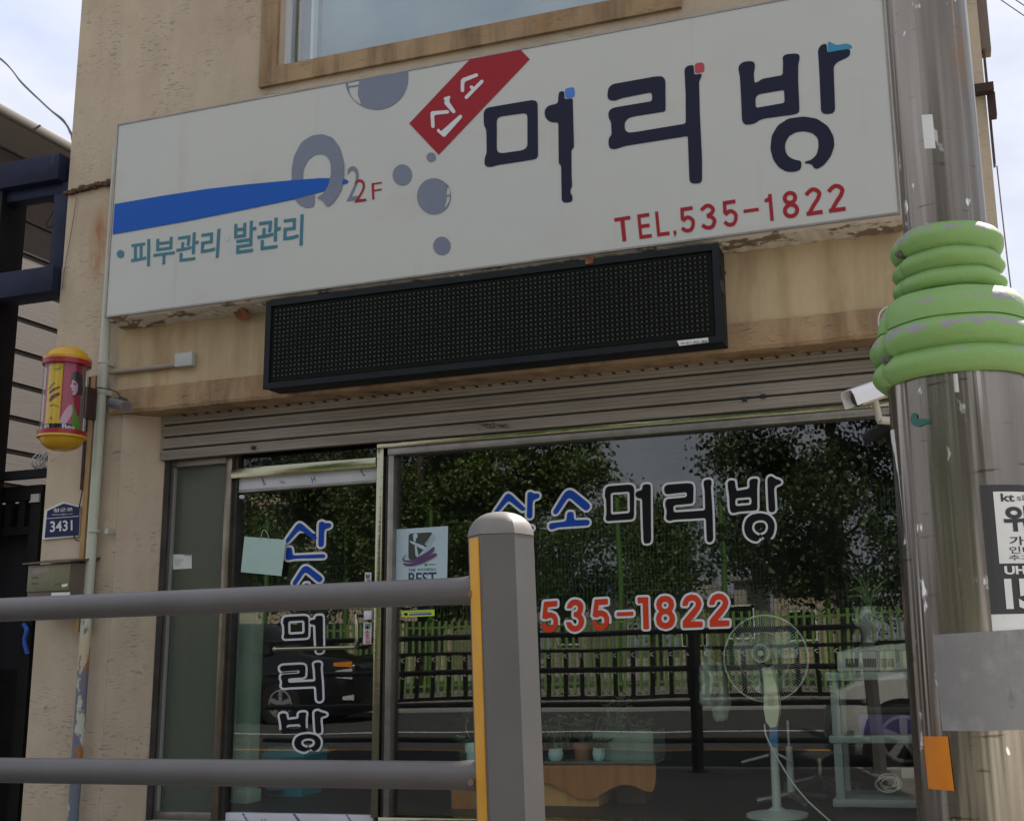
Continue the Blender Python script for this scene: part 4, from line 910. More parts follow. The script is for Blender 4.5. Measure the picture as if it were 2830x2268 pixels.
drum_print('print_dress', DP([(690,915),(740,915),(760,1000),(800,1060),(835,1090),(845,1255),(730,1250),(715,1180),(720,1080),(725,1000)]), pgreen, 3, 1)
drum_print('print_shadow', DP([(330,760),(420,715),(520,690),(520,715),(430,745),(345,800)]), pbrown, 2, 1); drum_print('print_shadow', DP([(335,850),(400,800),(515,770),(515,812),(430,850),(345,915)]), pbrown, 2, 1)
drum_print('print_swirl', DP([(400,450),(440,480),(540,460),(550,410),(520,440),(450,455)]), pgreen, 2, 1)
drum_print('print_line', DP([(330,720),(400,650),(440,645),(440,655),(405,665),(340,735)]), pbrown, 2, 0)
drum_print('print_line', DP([(350,950),(420,935),(500,970),(500,978),(420,948),(352,962)]), hairm, 2, 0)
drum_print('print_line', DP([(360,1100),(385,1095),(380,1125),(410,1130),(380,1140),(360,1125)]), redp, 2, 0)
strips('print_black_band', -1.0, .60, 0, .075, vblack, 3, 14)
F5 = cyl(DR, 4)
text('print_word', 'Bea', vwhite, dr, lambda u, v, z: F5(-.02+u*.46, .068-v*.075, z), .02)
text('print_word', 'on', vwhite, dr, lambda u, v, z: F5(-.78+u*.28, .062-v*.065, z), .02)
box('wall_arm', bc.x+.02, bc.x+.06, by+BR-.02, 5.79, (zA+zB)/2-.1, (zA+zB)/2+.1, rustdk, ba)
mb = MB(); mb.tube(spline([W(235, 1238, 5.56), W(233, 1290, 5.7), W(228, 1350, 5.77), W(219, 1400, 5.77), W(217, 1416, 5.775)]), .0035, 6); mb.build('cable', wireb, ba)
# address plate
hp_ = lambda p: Z((0, 1180), 5.4, p)
ad = thing('address_plate', 'navy blue house number plate reading 3431 on the pillar', 'number plate', W(175, 1490, 5.79))
plo = hp_([(695,1240),(955,1112),(1210,1178),(1195,1630),(650,1680)])
decal('rim', [plo], 5.795, paper, ad, th=.012, rnd=0)
decal('plate', [hp_([(708,1250),(955,1138),(1188,1195),(1175,1612),(668,1648)])], 5.782, plateb, ad, th=.002, rnd=0)
text('print', '3431', paper, ad, quadfn(hp_([(750,1405),(1082,1385),(1082,1540),(748,1566)]), 5.779, .001), .014)
text('print', '청군로', paper, ad, quadfn(hp_([(797,1215),(1088,1195),(1088,1250),(795,1272)]), 5.779, .001), .012)
text('print', 'Cheonggun-ro', paper, ad, quadfn(hp_([(780,1296),(1085,1278),(1085,1303),(780,1322)]), 5.779, .001), .0)
decal('rule', [hp_([(693,1360),(1180,1322),(1180,1330),(693,1368)])], 5.779, paper, ad, rnd=0, th=.001)
mb = MB(); mb.tube(spline([W(204, 1474, 5.77), W(206, 1487, 5.765), W(215, 1493, 5.77), W(228, 1494, 5.775)]), .004, 6); mb.build('cable', wireb, ad)
# mailbox
mz = lambda p: Z((0, 1500), 2.25, p)
mX0, mX1 = W(*mz([(178, 200)])[0], 5.6).x, W(*mz([(445, 200)])[0], 5.6).x
mZ1 = W(*mz([(300, 130)])[0], 5.6).z; mZ0 = W(*mz([(300, 420)])[0], 5.6).z
mbx = thing('mailbox', 'weathered olive metal letter box with a sloping lid on the pillar', 'mailbox', ((mX0+mX1)/2, 5.7, mZ0))
olive = M('mailbox_olive', (.19, .18, .10), (.15, .14, .085), scale=6, rough=.5, metal=.3)
box('body', mX0, mX1, 5.60, 5.798, mZ0, mZ1, M('mailbox_brown', (.13, .10, .075), rough=.5), mbx, ch=.004)
box('front_flap', mX0+.005, mX1-.004, 5.588, 5.599, W(*mz([(300, 300)])[0], 5.6).z, mZ1-.004, olive, mbx, ch=.003)
MB().prism([(mX0-.02, 5.565, mZ1+.002), (mX1+.02, 5.565, mZ1+.002), (mX1+.03, 5.799, mZ1+.03), (mX0-.03, 5.799, mZ1+.03)], [(mX0-.02, 5.565, mZ1+.010), (mX1+.02, 5.565, mZ1+.010), (mX1+.03, 5.799, mZ1+.046), (mX0-.03, 5.799, mZ1+.046)]).build('lid', M('mailbox_lid', (.10, .075, .06), (.14, .11, .08), scale=12, rough=.45, metal=.4), mbx)
decal('slot_window', [mz([(205,155),(310,150),(308,180),(235,192),(205,192)])], 5.588, M('slot_pane', (.22, .18, .13), rough=.2), mbx, rnd=0)
decal('slip', [mz([(320,308),(436,305),(436,330),(320,336)])], 5.588-.012, paper, mbx, rnd=0)
decal('slip', [mz([(383,258),(422,250),(418,268),(388,275)])], 5.588, paper, mbx, rnd=0)
for q, b_ in (([(195,210),(240,208),(240,222),(195,226)], '우편함'), ([(340,250),(380,246),(380,262),(340,266)], '포천'), ([(195,245),(240,242),(240,258),(195,262)], '제3호')):
    text('print', b_, M('ink_olive', (.05, .05, .035), rough=.6), mbx, quadfn(mz(q), 5.588, .0008))
# junction box with conduit
jx = lambda p: Z((0, 800), 2.4686, p)
jA = W(*jx([(1187, 535)])[0], 5.74); jB = W(*jx([(1310, 425)])[0], 5.74)
jb = thing('junction_box', 'cream square junction box with a short horizontal conduit', 'junction box', ((jA.x+jB.x)/2, 5.77, jA.z))
box('box_body', jA.x, jB.x, 5.74, 5.784, W(*jx([(1187, 528)])[0], 5.74).z, W(*jx([(1187, 437)])[0], 5.74).z, gwhite, jb, ch=.004)
cz = W(*jx([(950, 543)])[0], 5.765).z
mb = MB(); mb.tube([(xp+.03, 5.765, cz), (jA.x, 5.765, cz)], .017, 12); smooth_by_angle(mb.build('conduit', M('conduit_grey', (.30, .25, .20), rough=.6), jb), 60)
# bullet camera on the left
cz_ = lambda p: Z((60, 930), 4.9375, p)
cA = W(*cz_([(1235, 905)])[0], 5.66); cB = W(*cz_([(1425, 955)])[0], 5.55)
cm = thing('bullet_camera', 'small grey bullet camera under the left end of the lintel', 'camera', cA+Vector((0, 0, -.05)))
mb = MB(); mb.tube([cA, cA.lerp(cB, .97)], .034, 18); smooth_by_angle(mb.build('barrel', M('cam_grey', (.20, .20, .21), rough=.35, metal=.4), cm), 50)
d = (cB-cA).normalized()
mb = MB(); mb.tube([cB-d*.012, cB+d*.004], [.037, .037], 18); mb.build('bezel', M('cam_ring', (.12, .12, .12), rough=.4), cm)
mb = MB(); mb.tube([cB+d*.0045, cB+d*.006], .027, 18); mb.build('lens', M('cam_lens', (.01, .01, .012), rough=.08, spec=.8), cm)
mb = MB(); q = cA.lerp(cB, .25); mb.tube([q+Vector((0, 0, .03)), (q.x-.01, q.y+.03, q.z+.055), (q.x-.035, 5.768, q.z+.055)], .010, 10); mb.build('bracket', M('cam_bracket', (.12, .11, .10), rough=.5), cm)
mb = MB(); mb.tube(spline([W(*cz_([(1020, 695)])[0], 5.68), W(*cz_([(1180, 715)])[0], 5.68), W(*cz_([(1290, 755)])[0], 5.7), W(*cz_([(1345, 810)])[0], 5.7), q+Vector((0, .03, .04))]), .004, 6); mb.build('cable', wireb, cm)
# white security camera on the right
k7 = lambda p: Z((2030, 600), 2.469, p)
wc = thing('security_camera', 'white security camera with a sun shield on an arm beside the pole', 'camera', W(*k7([(1010, 1355)])[0], 5.5))
A = W(*k7([(812, 1238)])[0], 5.50); B = W(*k7([(985, 1178)])[0], 5.60); d = (B-A).normalized(); sdv = d.cross(Vector((0, 0, 1))).normalized(); uv = sdv.cross(d)
mb = MB(); P = []
for k in range(9):
    a = math.pi*(k/8); P.append((math.cos(a)*.052, max(-.012, math.sin(a)*.055-.004)))
prof = [(-.055, -.035)]+[(-.055, .02), (-.045, .045), (0, .052), (.045, .045), (.055, .02)]+[(.055, -.035)]
inn = [(x*.93, z-.004) for x, z in prof]
ring_ = prof+inn[::-1]
def ext(ringp, a, b, name, mat, par):
    v = [a+sdv*x+uv*z for x, z in ringp]+[b+sdv*x+uv*z for x, z in ringp]; n = len(ringp)
    return mesh(name, v, [(i, (i+1) % n, n+(i+1) % n, n+i) for i in range(n)]+[tuple(range(n))[::-1], tuple(range(n, 2*n))], mat, par)
ext(ring_, A-d*.03, B+d*.03, 'sun_shield', M('cam_white', (.72, .72, .72), rough=.4), wc)
mb = MB(); mb.tube([A+d*.03-uv*.008, B+d*.045-uv*.008], .042, 18); smooth_by_angle(mb.build('barrel', M('cam_cream', (.48, .46, .38), rough=.45), wc), 50)
mb = MB(); mb.tube([A+d*.012-uv*.008, A+d*.029-uv*.008], .038, 18); mb.build('lens', MATS['cam_lens'], wc)
J0 = A.lerp(B, .72)-uv*.05; J1 = J0+Vector((.01, .05, -.085)); 
mb = MB(); mb.tube([J0+uv*.02, J0, J1], .018, 12); mb.tube([J1, J1+Vector((.10, .10, .0))], .022, 12); mb.tube([J1+Vector((.10, .10, 0)), (J1.x+.14, 5.80, J1.z+.01)], .02, 12); smooth_by_angle(mb.build('arm', MATS['cam_cream'], wc), 40)
mb = MB(); mb.tube(spline([W(*k7([(1015, 830)])[0], 5.7), W(*k7([(985, 740)])[0], 5.7), W(*k7([(990, 660)])[0], 5.7), W(*k7([(1030, 618)])[0], 5.74), W(*k7([(1075, 610)])[0], 5.78)]), .0045, 6)
tag(mb.build('white_cable', wirew), 'loop of thin white cable on the wall above the security camera', 'cable')
# dark blade-sign edge on the right end
bs = thing('blade_sign', 'dark metal sign edge projecting from the right corner of the building', 'sign', W(2735, 458, 5.9))
pa, pb = W(2716, 140, 5.86), W(2752, 455, 5.86)
box('panel', pa.x, pb.x, 5.84, 5.90, pb.z, W(2716, 140, 5.86).z, M('sign_dark', (.05, .04, .035), rough=.6), bs)
pa = W(2700, 0, 5.88); box('upper_panel', XR+.002, XR+.055, 5.86, 5.95, W(2716, 140, 5.86).z+.001, TOP-.3, M('sign_brown', (.17, .13, .10), rough=.7), bs)
pa, pb = W(2728, 268, 5.83), W(2755, 328, 5.83); box('bracket', pa.x, pb.x, 5.78, 5.839, pb.z, pa.z, rustdk, bs)

# ------------------------------------------------------------------ steel pole in front
PX, PY_ = .027, 2.6; RL, RU = .160, .0960
pole = thing('steel_pole', 'thick bare metal street pole standing in front of the shop', 'pole', (PX, PY_, 0))
def rayc(px, py, r):
    d = fw+rt*((px-PPX)/FPX)-up*((py-PPY)/FPX)
    a = d.x**2+d.y**2; b = -2*(d.x*PX+d.y*PY_); c = PX**2+PY_**2-r*r; D = b*b-4*a*c
    t = (-b-math.sqrt(max(D, 0)))/(2*a); p = CAMLOC+d*t
    return math.atan2(p.y-PY_, p.x-PX), p.z
zcol0 = W(2469, 1075, 2.6).z-.02
def silz(py): return W(2450, py, 2.58).z
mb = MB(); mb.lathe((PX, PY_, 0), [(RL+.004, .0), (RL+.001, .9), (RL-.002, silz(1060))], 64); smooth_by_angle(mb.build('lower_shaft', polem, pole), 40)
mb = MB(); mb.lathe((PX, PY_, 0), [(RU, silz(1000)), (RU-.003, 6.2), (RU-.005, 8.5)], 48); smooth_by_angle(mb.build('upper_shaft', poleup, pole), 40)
# green collar: clamp halves of padded rings
col = thing('pole_collar', 'bright green ringed plastic collar clamped round the metal pole', 'collar', (PX, PY_, silz(1075)))
def bulge(r, z0, z1, b, n=7): return [(r+b*math.sin(math.pi*k/n), z0+(z1-z0)*k/n) for k in range(n+1)]
Zs = {k: silz(k) for k in (1080, 1012, 935, 841, 788, 735, 669)}
greym = (.26, .25, .25)
colm = bpy.data.materials.new('collar_green'); colm.use_nodes = True
def collar_mat():
    t = colm.node_tree; b = t.nodes['Principled BSDF']; K = t.links.new; b.inputs['Roughness'].default_value = .62
    g = N(t, 'ShaderNodeNewGeometry'); n1 = N(t, 'ShaderNodeTexNoise'); n1.inputs['Scale'].default_value = 22; n1.inputs['Detail'].default_value = 6
    K(g.outputs['Position'], n1.inputs['Vector'])
    # worn patches: the paint is off mostly on the crests of the two wide rings and the rim (fixed heights)
    sx = N(t, 'ShaderNodeSeparateXYZ'); K(g.outputs['Position'], sx.inputs[0])
    tot = None
    for zc_, w, lim in ((Zs[935]-.022, .016, .47), (Zs[669]-.016, .014, .52), (Zs[1012]-.018, .010, .57), (Zs[935]+.040, .022, .56)):
        a = N(t, 'ShaderNodeMath', operation='SUBTRACT'); a.inputs[1].default_value = zc_; K(sx.outputs[2], a.inputs[0])
        ab = N(t, 'ShaderNodeMath', operation='ABSOLUTE'); K(a.outputs[0], ab.inputs[0])
        m1 = N(t, 'ShaderNodeMapRange'); m1.inputs[1].default_value = 0; m1.inputs[2].default_value = w; m1.inputs[3].default_value = 1; m1.inputs[4].default_value = 0; K(ab.outputs[0], m1.inputs[0])
        m2 = N(t, 'ShaderNodeMath', operation='MULTIPLY_ADD'); m2.inputs[1].default_value = .25; K(m1.outputs[0], m2.inputs[0]); K(n1.outputs[0], m2.inputs[2])
        m3_ = N(t, 'ShaderNodeMapRange'); m3_.inputs[1].default_value = lim+.19; m3_.inputs[2].default_value = lim+.21; K(m2.outputs[0], m3_.inputs[0])
        gate = N(t, 'ShaderNodeMath', operation='MULTIPLY'); K(m3_.outputs[0], gate.inputs[0]); K(m1.outputs[0], gate.inputs[1])
        g2 = N(t, 'ShaderNodeMath', operation='GREATER_THAN'); g2.inputs[1].default_value = .12; K(gate.outputs[0], g2.inputs[0])
        if tot is None: tot = g2.outputs[0]
        else:
            mxx = N(t, 'ShaderNodeMath', operation='MAXIMUM'); K(tot, mxx.inputs[0]); K(g2.outputs[0], mxx.inputs[1]); tot = mxx.outputs[0]
    n2 = N(t, 'ShaderNodeTexNoise'); n2.inputs['Scale'].default_value = 7; K(g.outputs['Position'], n2.inputs['Vector'])
    base = N(t, 'ShaderNodeMixRGB'); base.inputs[1].default_value = (.225, .385, .12, 1); base.inputs[2].default_value = (.185, .325, .10, 1); K(n2.outputs[0], base.inputs[0])
    mx = N(t, 'ShaderNodeMixRGB'); mx.inputs[2].default_value = (.27, .262, .258, 1); K(tot, mx.inputs[0]); K(base.outputs[0], mx.inputs[1]); K(mx.outputs[0], b.inputs['Base Color'])
    bn = N(t, 'ShaderNodeBump'); bn.inputs['Distance'].default_value = .002; n3 = N(t, 'ShaderNodeTexNoise'); n3.inputs['Scale'].default_value = 60; K(g.outputs['Position'], n3.inputs['Vector']); K(n3.outputs[0], bn.inputs['Height']); K(bn.outputs[0], b.inputs['Normal'])
collar_mat()
seam = math.atan2(-PY_, -PX)-math.radians(62)
def collar_part(name, prof):
    n = 96; v = []; f = []
    for r, z in prof:
        for k in range(n):
            a = 2*math.pi*k/n; dd = min(abs((a-seam+math.pi) % (2*math.pi)-math.pi), abs((a-seam-math.pi+math.pi) % (2*math.pi)-math.pi))
            rr = r-.016*math.exp(-(dd/.055)**2)+.0022*math.sin(3*a+z*31)+.0016*math.sin(7*a-z*50)
            v.append((PX+rr*math.cos(a), PY_+rr*math.sin(a), z))
    for i in range(len(prof)-1):
        f += [(i*n+k, i*n+(k+1) % n, (i+1)*n+(k+1) % n, (i+1)*n+k) for k in range(n)]
    f += [tuple(range(n))[::-1], tuple(range((len(prof)-1)*n, len(prof)*n))]
    return smooth_by_angle(mesh(name, v, f, colm, col), 50)
collar_part('ring', bulge(.172, Zs[1080], Zs[1012], .020))
collar_part('ring', bulge(.172, Zs[1012], Zs[935], .020))
z0_, z1_ = Zs[935], Zs[841]
collar_part('cone', [(.176, z0_), (.176, z0_+.018), (.168, z0_+.045), (.147, z0_+.072), (.116, z1_)])
collar_part('ring', bulge(.112, Zs[841], Zs[788], .017)); collar_part('ring', bulge(.112, Zs[788], Zs[735], .017)); collar_part('ring', bulge(.112, Zs[735], Zs[669], .018))
for (px, py, r) in ((2490, 704, .118), (2450, 995, .186)):
    a, z = rayc(px, py, r); c = Vector((PX+math.cos(a)*(r+.004), PY_+math.sin(a)*(r+.004), z)); n_ = Vector((math.cos(a), math.sin(a), 0))
    mb = MB(); mb.tube([c-n_*.02, c+n_*.004], .010, 12); mb.tube([c, c+n_*.010], .005, 8); mb.build('bolt', M('bolt_grey', (.16, .15, .13), rough=.5, metal=.6), col)
mb = MB(); a, z = rayc(2641, 1045, RL+.012); c = Vector((PX+math.cos(a)*(RL+.008), PY_+math.sin(a)*(RL+.008), z)); mb.tube([c+Vector((0, 0, .01)), c, c-Vector((0, 0, .03))], .005, 8); mb.build('drain_nub', wirew, col)
# stickers on the pole
def wrap(q, r, k=1):
    P = [rayc(px, py, r) for px, py in q]
    def f(u, v, z):
        a = P[0][0]*(1-u)*(1-v)+P[1][0]*u*(1-v)+P[2][0]*u*v+P[3][0]*(1-u)*v; h = P[0][1]*(1-u)*(1-v)+P[1][1]*u*(1-v)+P[2][1]*u*v+P[3][1]*(1-u)*v
        R_ = r+.0008*k+.0006*(z+1)/2; return Vector((PX+R_*math.cos(a), PY_+R_*math.sin(a), h))
    return f
def wrap_sheet(name, fn, mat, parent=None, n=14, base=None, sq=None):
    if sq is None: u0, u1, v0, v1 = 0, 1, 0, 1
    else: u0, u1, v0, v1 = sq
    v = []; f = []
    for i in range(n+1):
        u = u0+(u1-u0)*i/n
        v += [fn(u, v0, 1), fn(u, v1, 1), fn(u, v1, -1), fn(u, v0, -1)]
    for i in range(n):
        a = i*4; f += [(a+j, a+(j+1) % 4, a+4+(j+1) % 4, a+4+j) for j in range(4)]
    f += [(0, 1, 2, 3), tuple(n*4+j for j in (3, 2, 1, 0))]
    return mesh(name, v, f, mat, parent, base=base)
# angle/height frame for the advert: start at its left edge, run right past the frame
def wrapah(a0, a1, z0, z1, r, k=1):
    def f(u, v, z):
        a = a0+(a1-a0)*u; R_ = r+.0008*k+.0006*(z+1)/2; return Vector((PX+R_*math.cos(a), PY_+R_*math.sin(a), z0+(z1-z0)*v))
    return f
aL, zT = rayc(2708, 1340, RL+.003); aB, zBt = rayc(2740, 1697, RL+.003)
aL = (aL+aB)/2; adw = .30/RL*1.0
ap = thing('pole_advert', 'black and white satellite television advert pasted round the pole', 'poster', (PX+RL, PY_, zBt))
z1p, z0p = zT, zBt
wrap_sheet('sheet', wrapah(aL, aL+adw, z1p, z0p-.035, RL, 1), paper, ap, 20)
wrap_sheet('black_ground', wrapah(aL, aL+adw, z1p, z0p, RL, 2), M('advert_black', (.022, .022, .023), rough=.5), ap, 20)
hh = z1p-z0p
FA = wrapah(aL, aL+adw, z1p, z0p, RL, 3)
wrap_sheet('white_panel', FA, paper, ap, 18, sq=(.085, .92, .055, .615))
FB = wrapah(aL, aL+adw, z1p, z0p, RL, 4)
def atext(b, u0, u1, v0, v1, mat, off): text('print', b, mat, ap, (lambda u, v, z: FB(u0+(u1-u0)*u, v0+(v1-v0)*v, z)), off, cuts=12)
ink = MATS['advert_black']
atext('kt', .135, .24, .07, .135, ink, .02); atext('skylife', .26, .56, .078, .14, M('ink_mid', (.16, .16, .16), rough=.6), .005)
atext('위성', .14, .58, .165, .375, ink, .035)
atext('가입무', .17, .52, .405, .475, ink, .015); atext('인터넷', .165, .46, .485, .54, ink, .005); atext('추가가입', .155, .52, .55, .592, ink, .0)
atext('UHD', .115, .36, .635, .70, paper, .035); atext('154', .105, .48, .73, .965, paper, .045)
o = wrap_sheet('grey_sheet', wrap([(2579, 1753), (2831, 1738), (2838, 2014), (2606, 2018)], RL+.002, 1), greyp); tag(o, 'torn grey sheet pasted on the pole below the black advert', 'sheet')
o = wrap_sheet('orange_tape', wrap([(2553, 2033), (2620, 2033), (2638, 2184), (2567, 2178)], RL+.003, 1), orang); tag(o, 'strip of orange reflective tape low on the left of the pole', 'tape')
o = wrap_sheet('white_sticker', wrap([(2547, 319), (2577, 317), (2586, 411), (2556, 412)], RU-.001, 1), paper, n=5); tag(o, 'torn white sticker on the upper shaft of the pole', 'sticker')
gs = k7([(1205,1365),(1215,1340),(1232,1334),(1250,1350),(1250,1372),(1300,1378),(1338,1376),(1342,1400),(1300,1415),(1258,1431),(1222,1422),(1205,1395)])
gl2 = densify([((x-2540)/100, -(y-1160)/100) for x, y in gs], .08)
def gfn(x, y, z):
    a, h = rayc(2540+x*100, 1160-y*100, RL-.001); R_ = RL+.0005+.0008*(z+1)/2; return Vector((PX+R_*math.cos(a), PY_+R_*math.sin(a), h))
o = mapped('green_sticker', slice_x(cut_mesh([gl2]), 8), gfn, M('sticker_green', (.008, .10, .075), rough=.4), None); tag(o, 'dark green bird shaped sticker scrap on the pole below the collar', 'sticker')
o = wrap_sheet('torn_sticker', wrap([(2462, 1190), (2472, 1186), (2505, 1500), (2500, 1505)], RL-.002, 1), paper, n=4); tag(o, 'sliver of torn white paper curling off the left side of the pole', 'paper')

# ------------------------------------------------------------------ street railing
RY = 2.0
rl = thing('street_railing', 'grey metal guard railing with a yellow striped end post', 'railing', (-2.4, RY, 0))
posts = [-.843, -2.44, -4.03, -5.62]
hexR = .0640
def hexa(x, z0, z1, name, mat, rot):
    v0 = [(x+hexR*math.cos(rot+k*math.pi/3), RY+hexR*math.sin(rot+k*math.pi/3), z0) for k in range(6)]; v1 = [(a, b, z1) for a, b, _ in v0]
    return MB().prism(v0, v1).build(name, mat, rl)
zpt = W(1395, 1474, RY-.05).z
rotp = math.atan2(-RY, .852)+math.radians(30)-math.radians(6)
capm = M('cap_paint', (.20, .18, .165), (.165, .15, .14), scale=8, rough=.5)
lean = Matrix.Rotation(0, 4, 'Y')
for i, x in enumerate(posts):
    o = hexa(x, 0, zpt, 'post', postm, rotp)
    pr = []
    n = 8
    v = []; f = []; RR = hexR+.001
    for j in range(n+1):
        ph = j/n*math.pi/2; r = RR*(math.cos(ph)**.75 if j < n else .0); z = zpt+.001+.047*math.sin(ph)
        for k in range(24):
            a = rotp+2*math.pi*k/24; fl = math.cos(math.pi/6)/math.cos((a-rotp) % (math.pi/3)-math.pi/6); bl = 1-j/n
            v.append((x+(r*(fl*bl+1*(1-bl)*.93))*math.cos(a), RY+(r*(fl*bl+(1-bl)*.93))*math.sin(a), z))
    for j in range(n):
        f += [(j*24+k, j*24+(k+1) % 24, (j+1)*24+(k+1) % 24, (j+1)*24+k) for k in range(24)]
    f.append(tuple(range(24))[::-1])
    smooth_by_angle(mesh('post_cap', v, f, capm, o), 40)
    # retro-reflective strip on the left face
    fa = rotp-math.pi/6-math.pi/3*1+0
    for k in range(6):
        nrm = rotp+math.pi/6+k*math.pi/3
        if i == 0:
            pass
    if True:
        best = min(range(6), key=lambda k: abs(((rotp+math.pi/6+k*math.pi/3)-math.radians(227)+math.pi) % (2*math.pi)-math.pi))
        na = rotp+math.pi/6+best*math.pi/3; ap_ = hexR*math.cos(math.pi/6); nn = Vector((math.cos(na), math.sin(na), 0)); tt = Vector((-nn.y, nn.x, 0)); c0 = Vector((x, RY, 0))+nn*ap_
        q = [c0-tt*.020, c0+tt*.020, c0+tt*.020+nn*.003, c0-tt*.020+nn*.003]
        MB().prism([p+Vector((0, 0, .25)) for p in q], [p+Vector((0, 0, zpt-.004)) for p in q]).build('reflector_strip', yeld, o)
    MB().lathe((x, RY, 0), [(.09, .001), (.09, .012), (.07, .016)], 20).build('base_plate', postm, o)
for o in [q for q in bpy.data.objects if q.type == 'MESH' and (q.parent is rl or (q.parent and q.parent.parent is rl))]:
    if abs(sum(q.co.x for q in o.data.vertices)/len(o.data.vertices)+OFF[rl].x-posts[0]) < .15:
        for q in o.data.vertices: q.co.x -= .034*(q.co.z-.95)
railz = [1.2625, .915, .60, .275]
for i in range(len(posts)):
    xa_ = posts[i]-hexR*.8; xb_ = (posts[i+1]+hexR*.8) if i+1 < len(posts) else posts[i]-1.4
    for z in railz:
        zz = z+(.0015 if z == 1.2625 else .003)*(posts[0]-xa_)
        mb = MB(); mb.tube([(xb_, RY, z+.003*(posts[0]-xb_)*(.4 if z > 1 else 1)), (xa_-.05, RY, zz), (xa_-.03, RY, zz), (xa_+.008, RY, zz)], [.0265, .0265, .0285, .0285], 24)
        ro = smooth_by_angle(mb.build('rail', railm, rl), 50)
        c = Vector((xa_-.012, RY-.027, zz-.008)); mb = MB(); mb.tube([c+Vector((0, .004, 0)), c+Vector((0, -.006, 0))], .0065, 10); mb.build('screw', M('screw_rust', (.22, .14, .10), rough=.6, metal=.4), ro)

# ------------------------------------------------------------------ left neighbours
h1 = thing('siding_house', 'mauve clapboard house seen through the gap at the left edge', 'house', (-8.6, 14, 0))
# its side wall runs back from the street and faces the alley
HX = -7.9
def HP(px, py):  # pixel on the side wall plane x=HX
    d = fw+rt*((px-PPX)/FPX)-up*((py-PPY)/FPX); return CAMLOC+d*(HX/d.x)
zl = HP(100, 891).z; zl2 = HP(80, 1257).z
pitch = .185; hy0, hy1 = 6.3, 13.5
zroof = HP(100, 430).z-.10
zlines = [HP(x, y) for x, y in ((20, 880),)]
body = MB().box(HX-4, HX-.03, hy0+.02, hy1, 0, zroof); body.build('wall', siding, h1)
k = 0; z = zl
pitch = (HP(110, 892).z-HP(100, 1262-10).z)/4.0
zz = zl-pitch*math.floor(zl/pitch)
while zz < zroof-.01:
    zt2 = min(zz+pitch-.012, zroof)
    MB().prism([(HX-.029, hy0, zz), (HX+.012, hy0, zz), (HX+.012, hy1, zz), (HX-.029, hy1, zz)], [(HX-.029, hy0, zt2), (HX-.002, hy0, zt2), (HX-.002, hy1, zt2), (HX-.029, hy1, zt2)]).build('clapboard', siding, h1)
    zz += pitch
MB().prism([(HX-4.2, hy0-.6, zroof+.02), (HX+.02, hy0-.6, zroof+.02), (HX+.02, hy1+.3, zroof+.02), (HX-4.2, hy1+.3, zroof+.02)], [(HX-4.2, hy0-.6, zroof+.13), (HX+.28, hy0-.6, zroof+.13), (HX+.28, hy1+.3, zroof+.13), (HX-4.2, hy1+.3, zroof+.13)]).build('soffit', soff, h1)
box('gutter', HX+.14, HX+.29, hy0-.65, hy1+.35, zroof+.131, zroof+.24, eavem, h1, ch=.015)
MB().prism([(HX-4.2, hy0-.6, zroof+.235), (HX+.28, hy0-.6, zroof+.235), (HX+.28, hy1+.3, zroof+.235), (HX-4.2, hy1+.3, zroof+.235)], [(HX-4.2, hy0-.6, zroof+1.3), (HX-4.1, hy0-.6, zroof+1.3), (HX-4.1, hy1+.3, zroof+1.3), (HX-4.2, hy1+.3, zroof+1.3)]).build('roof', roofm, h1)
# navy steel frame (gate portal of the neighbour)
NY = 5.75
nz = lambda p: Z((0, 400), 3.457, p)
pg = thing('navy_steel_frame', 'navy blue square steel frame structure left of the shop', 'steel frame', (-6.4, NY, 0))
def nbox(name, q0, q1, y0, y1, mat=navysteel):
    a = W(*nz([q0])[0], y0); b = W(*nz([q1])[0], y0); return box(name, min(a.x, b.x), max(a.x, b.x), y0, y1, min(a.z, b.z), max(a.z, b.z), mat, pg, ch=.004)
bt = W(*nz([(570, 75)])[0], NY); bb = W(*nz([(570, 320)])[0], NY)
box('beam', -9.5, bt.x, NY, NY+.2, bb.z, bt.z, navysteel, pg, ch=.005)
xc = bt.x-.01
pz0 = W(*nz([(500, 1180)])[0], NY+.06).z; pzA = W(*nz([(500, 1170)])[0], NY+.06).z; pzB = W(*nz([(500, 1440)])[0], NY+.06).z
xh0 = W(*nz([(512, 700)])[0], NY+.05).x; xh1 = W(*nz([(640, 700)])[0], NY+.05).x
box('inner_beam', -9.5, xh1-.02, NY+.06, NY+.16, W(*nz([(500, 480)])[0], NY+.06).z, bb.z-.001, navysteel, pg, ch=.004)
xi0 = W(*nz([(500, 700)])[0], NY+.05).x
box('hanger', xi0, xi0+.125, NY+.05, NY+.18, pzA-.02, W(*nz([(500, 482)])[0], NY+.06).z-.001, navysteel, pg, ch=.004)
xlp = W(*nz([(235, 900)])[0], NY+.24).x+.02
box('post', xlp-.30, xlp-.02, NY+.02, NY+.24, 0, bb.z-.002, blksteel, pg, ch=.005)
box('lower_beam', xlp-.5, xi0+.11, NY-.02, NY+.16, pzB, pzA-.021, navysteel, pg, ch=.005)
mb = MB(); mb.tube(spline([W(*nz([(505, 640)])[0], NY+.03), W(*nz([(455, 720)])[0], NY-.02), W(*nz([(440, 775)])[0], NY-.02), W(*nz([(470, 790)])[0], NY-.01), W(*nz([(495, 780)])[0], NY+.03)]), .006, 6); mb.build('cable', wireb, pg)
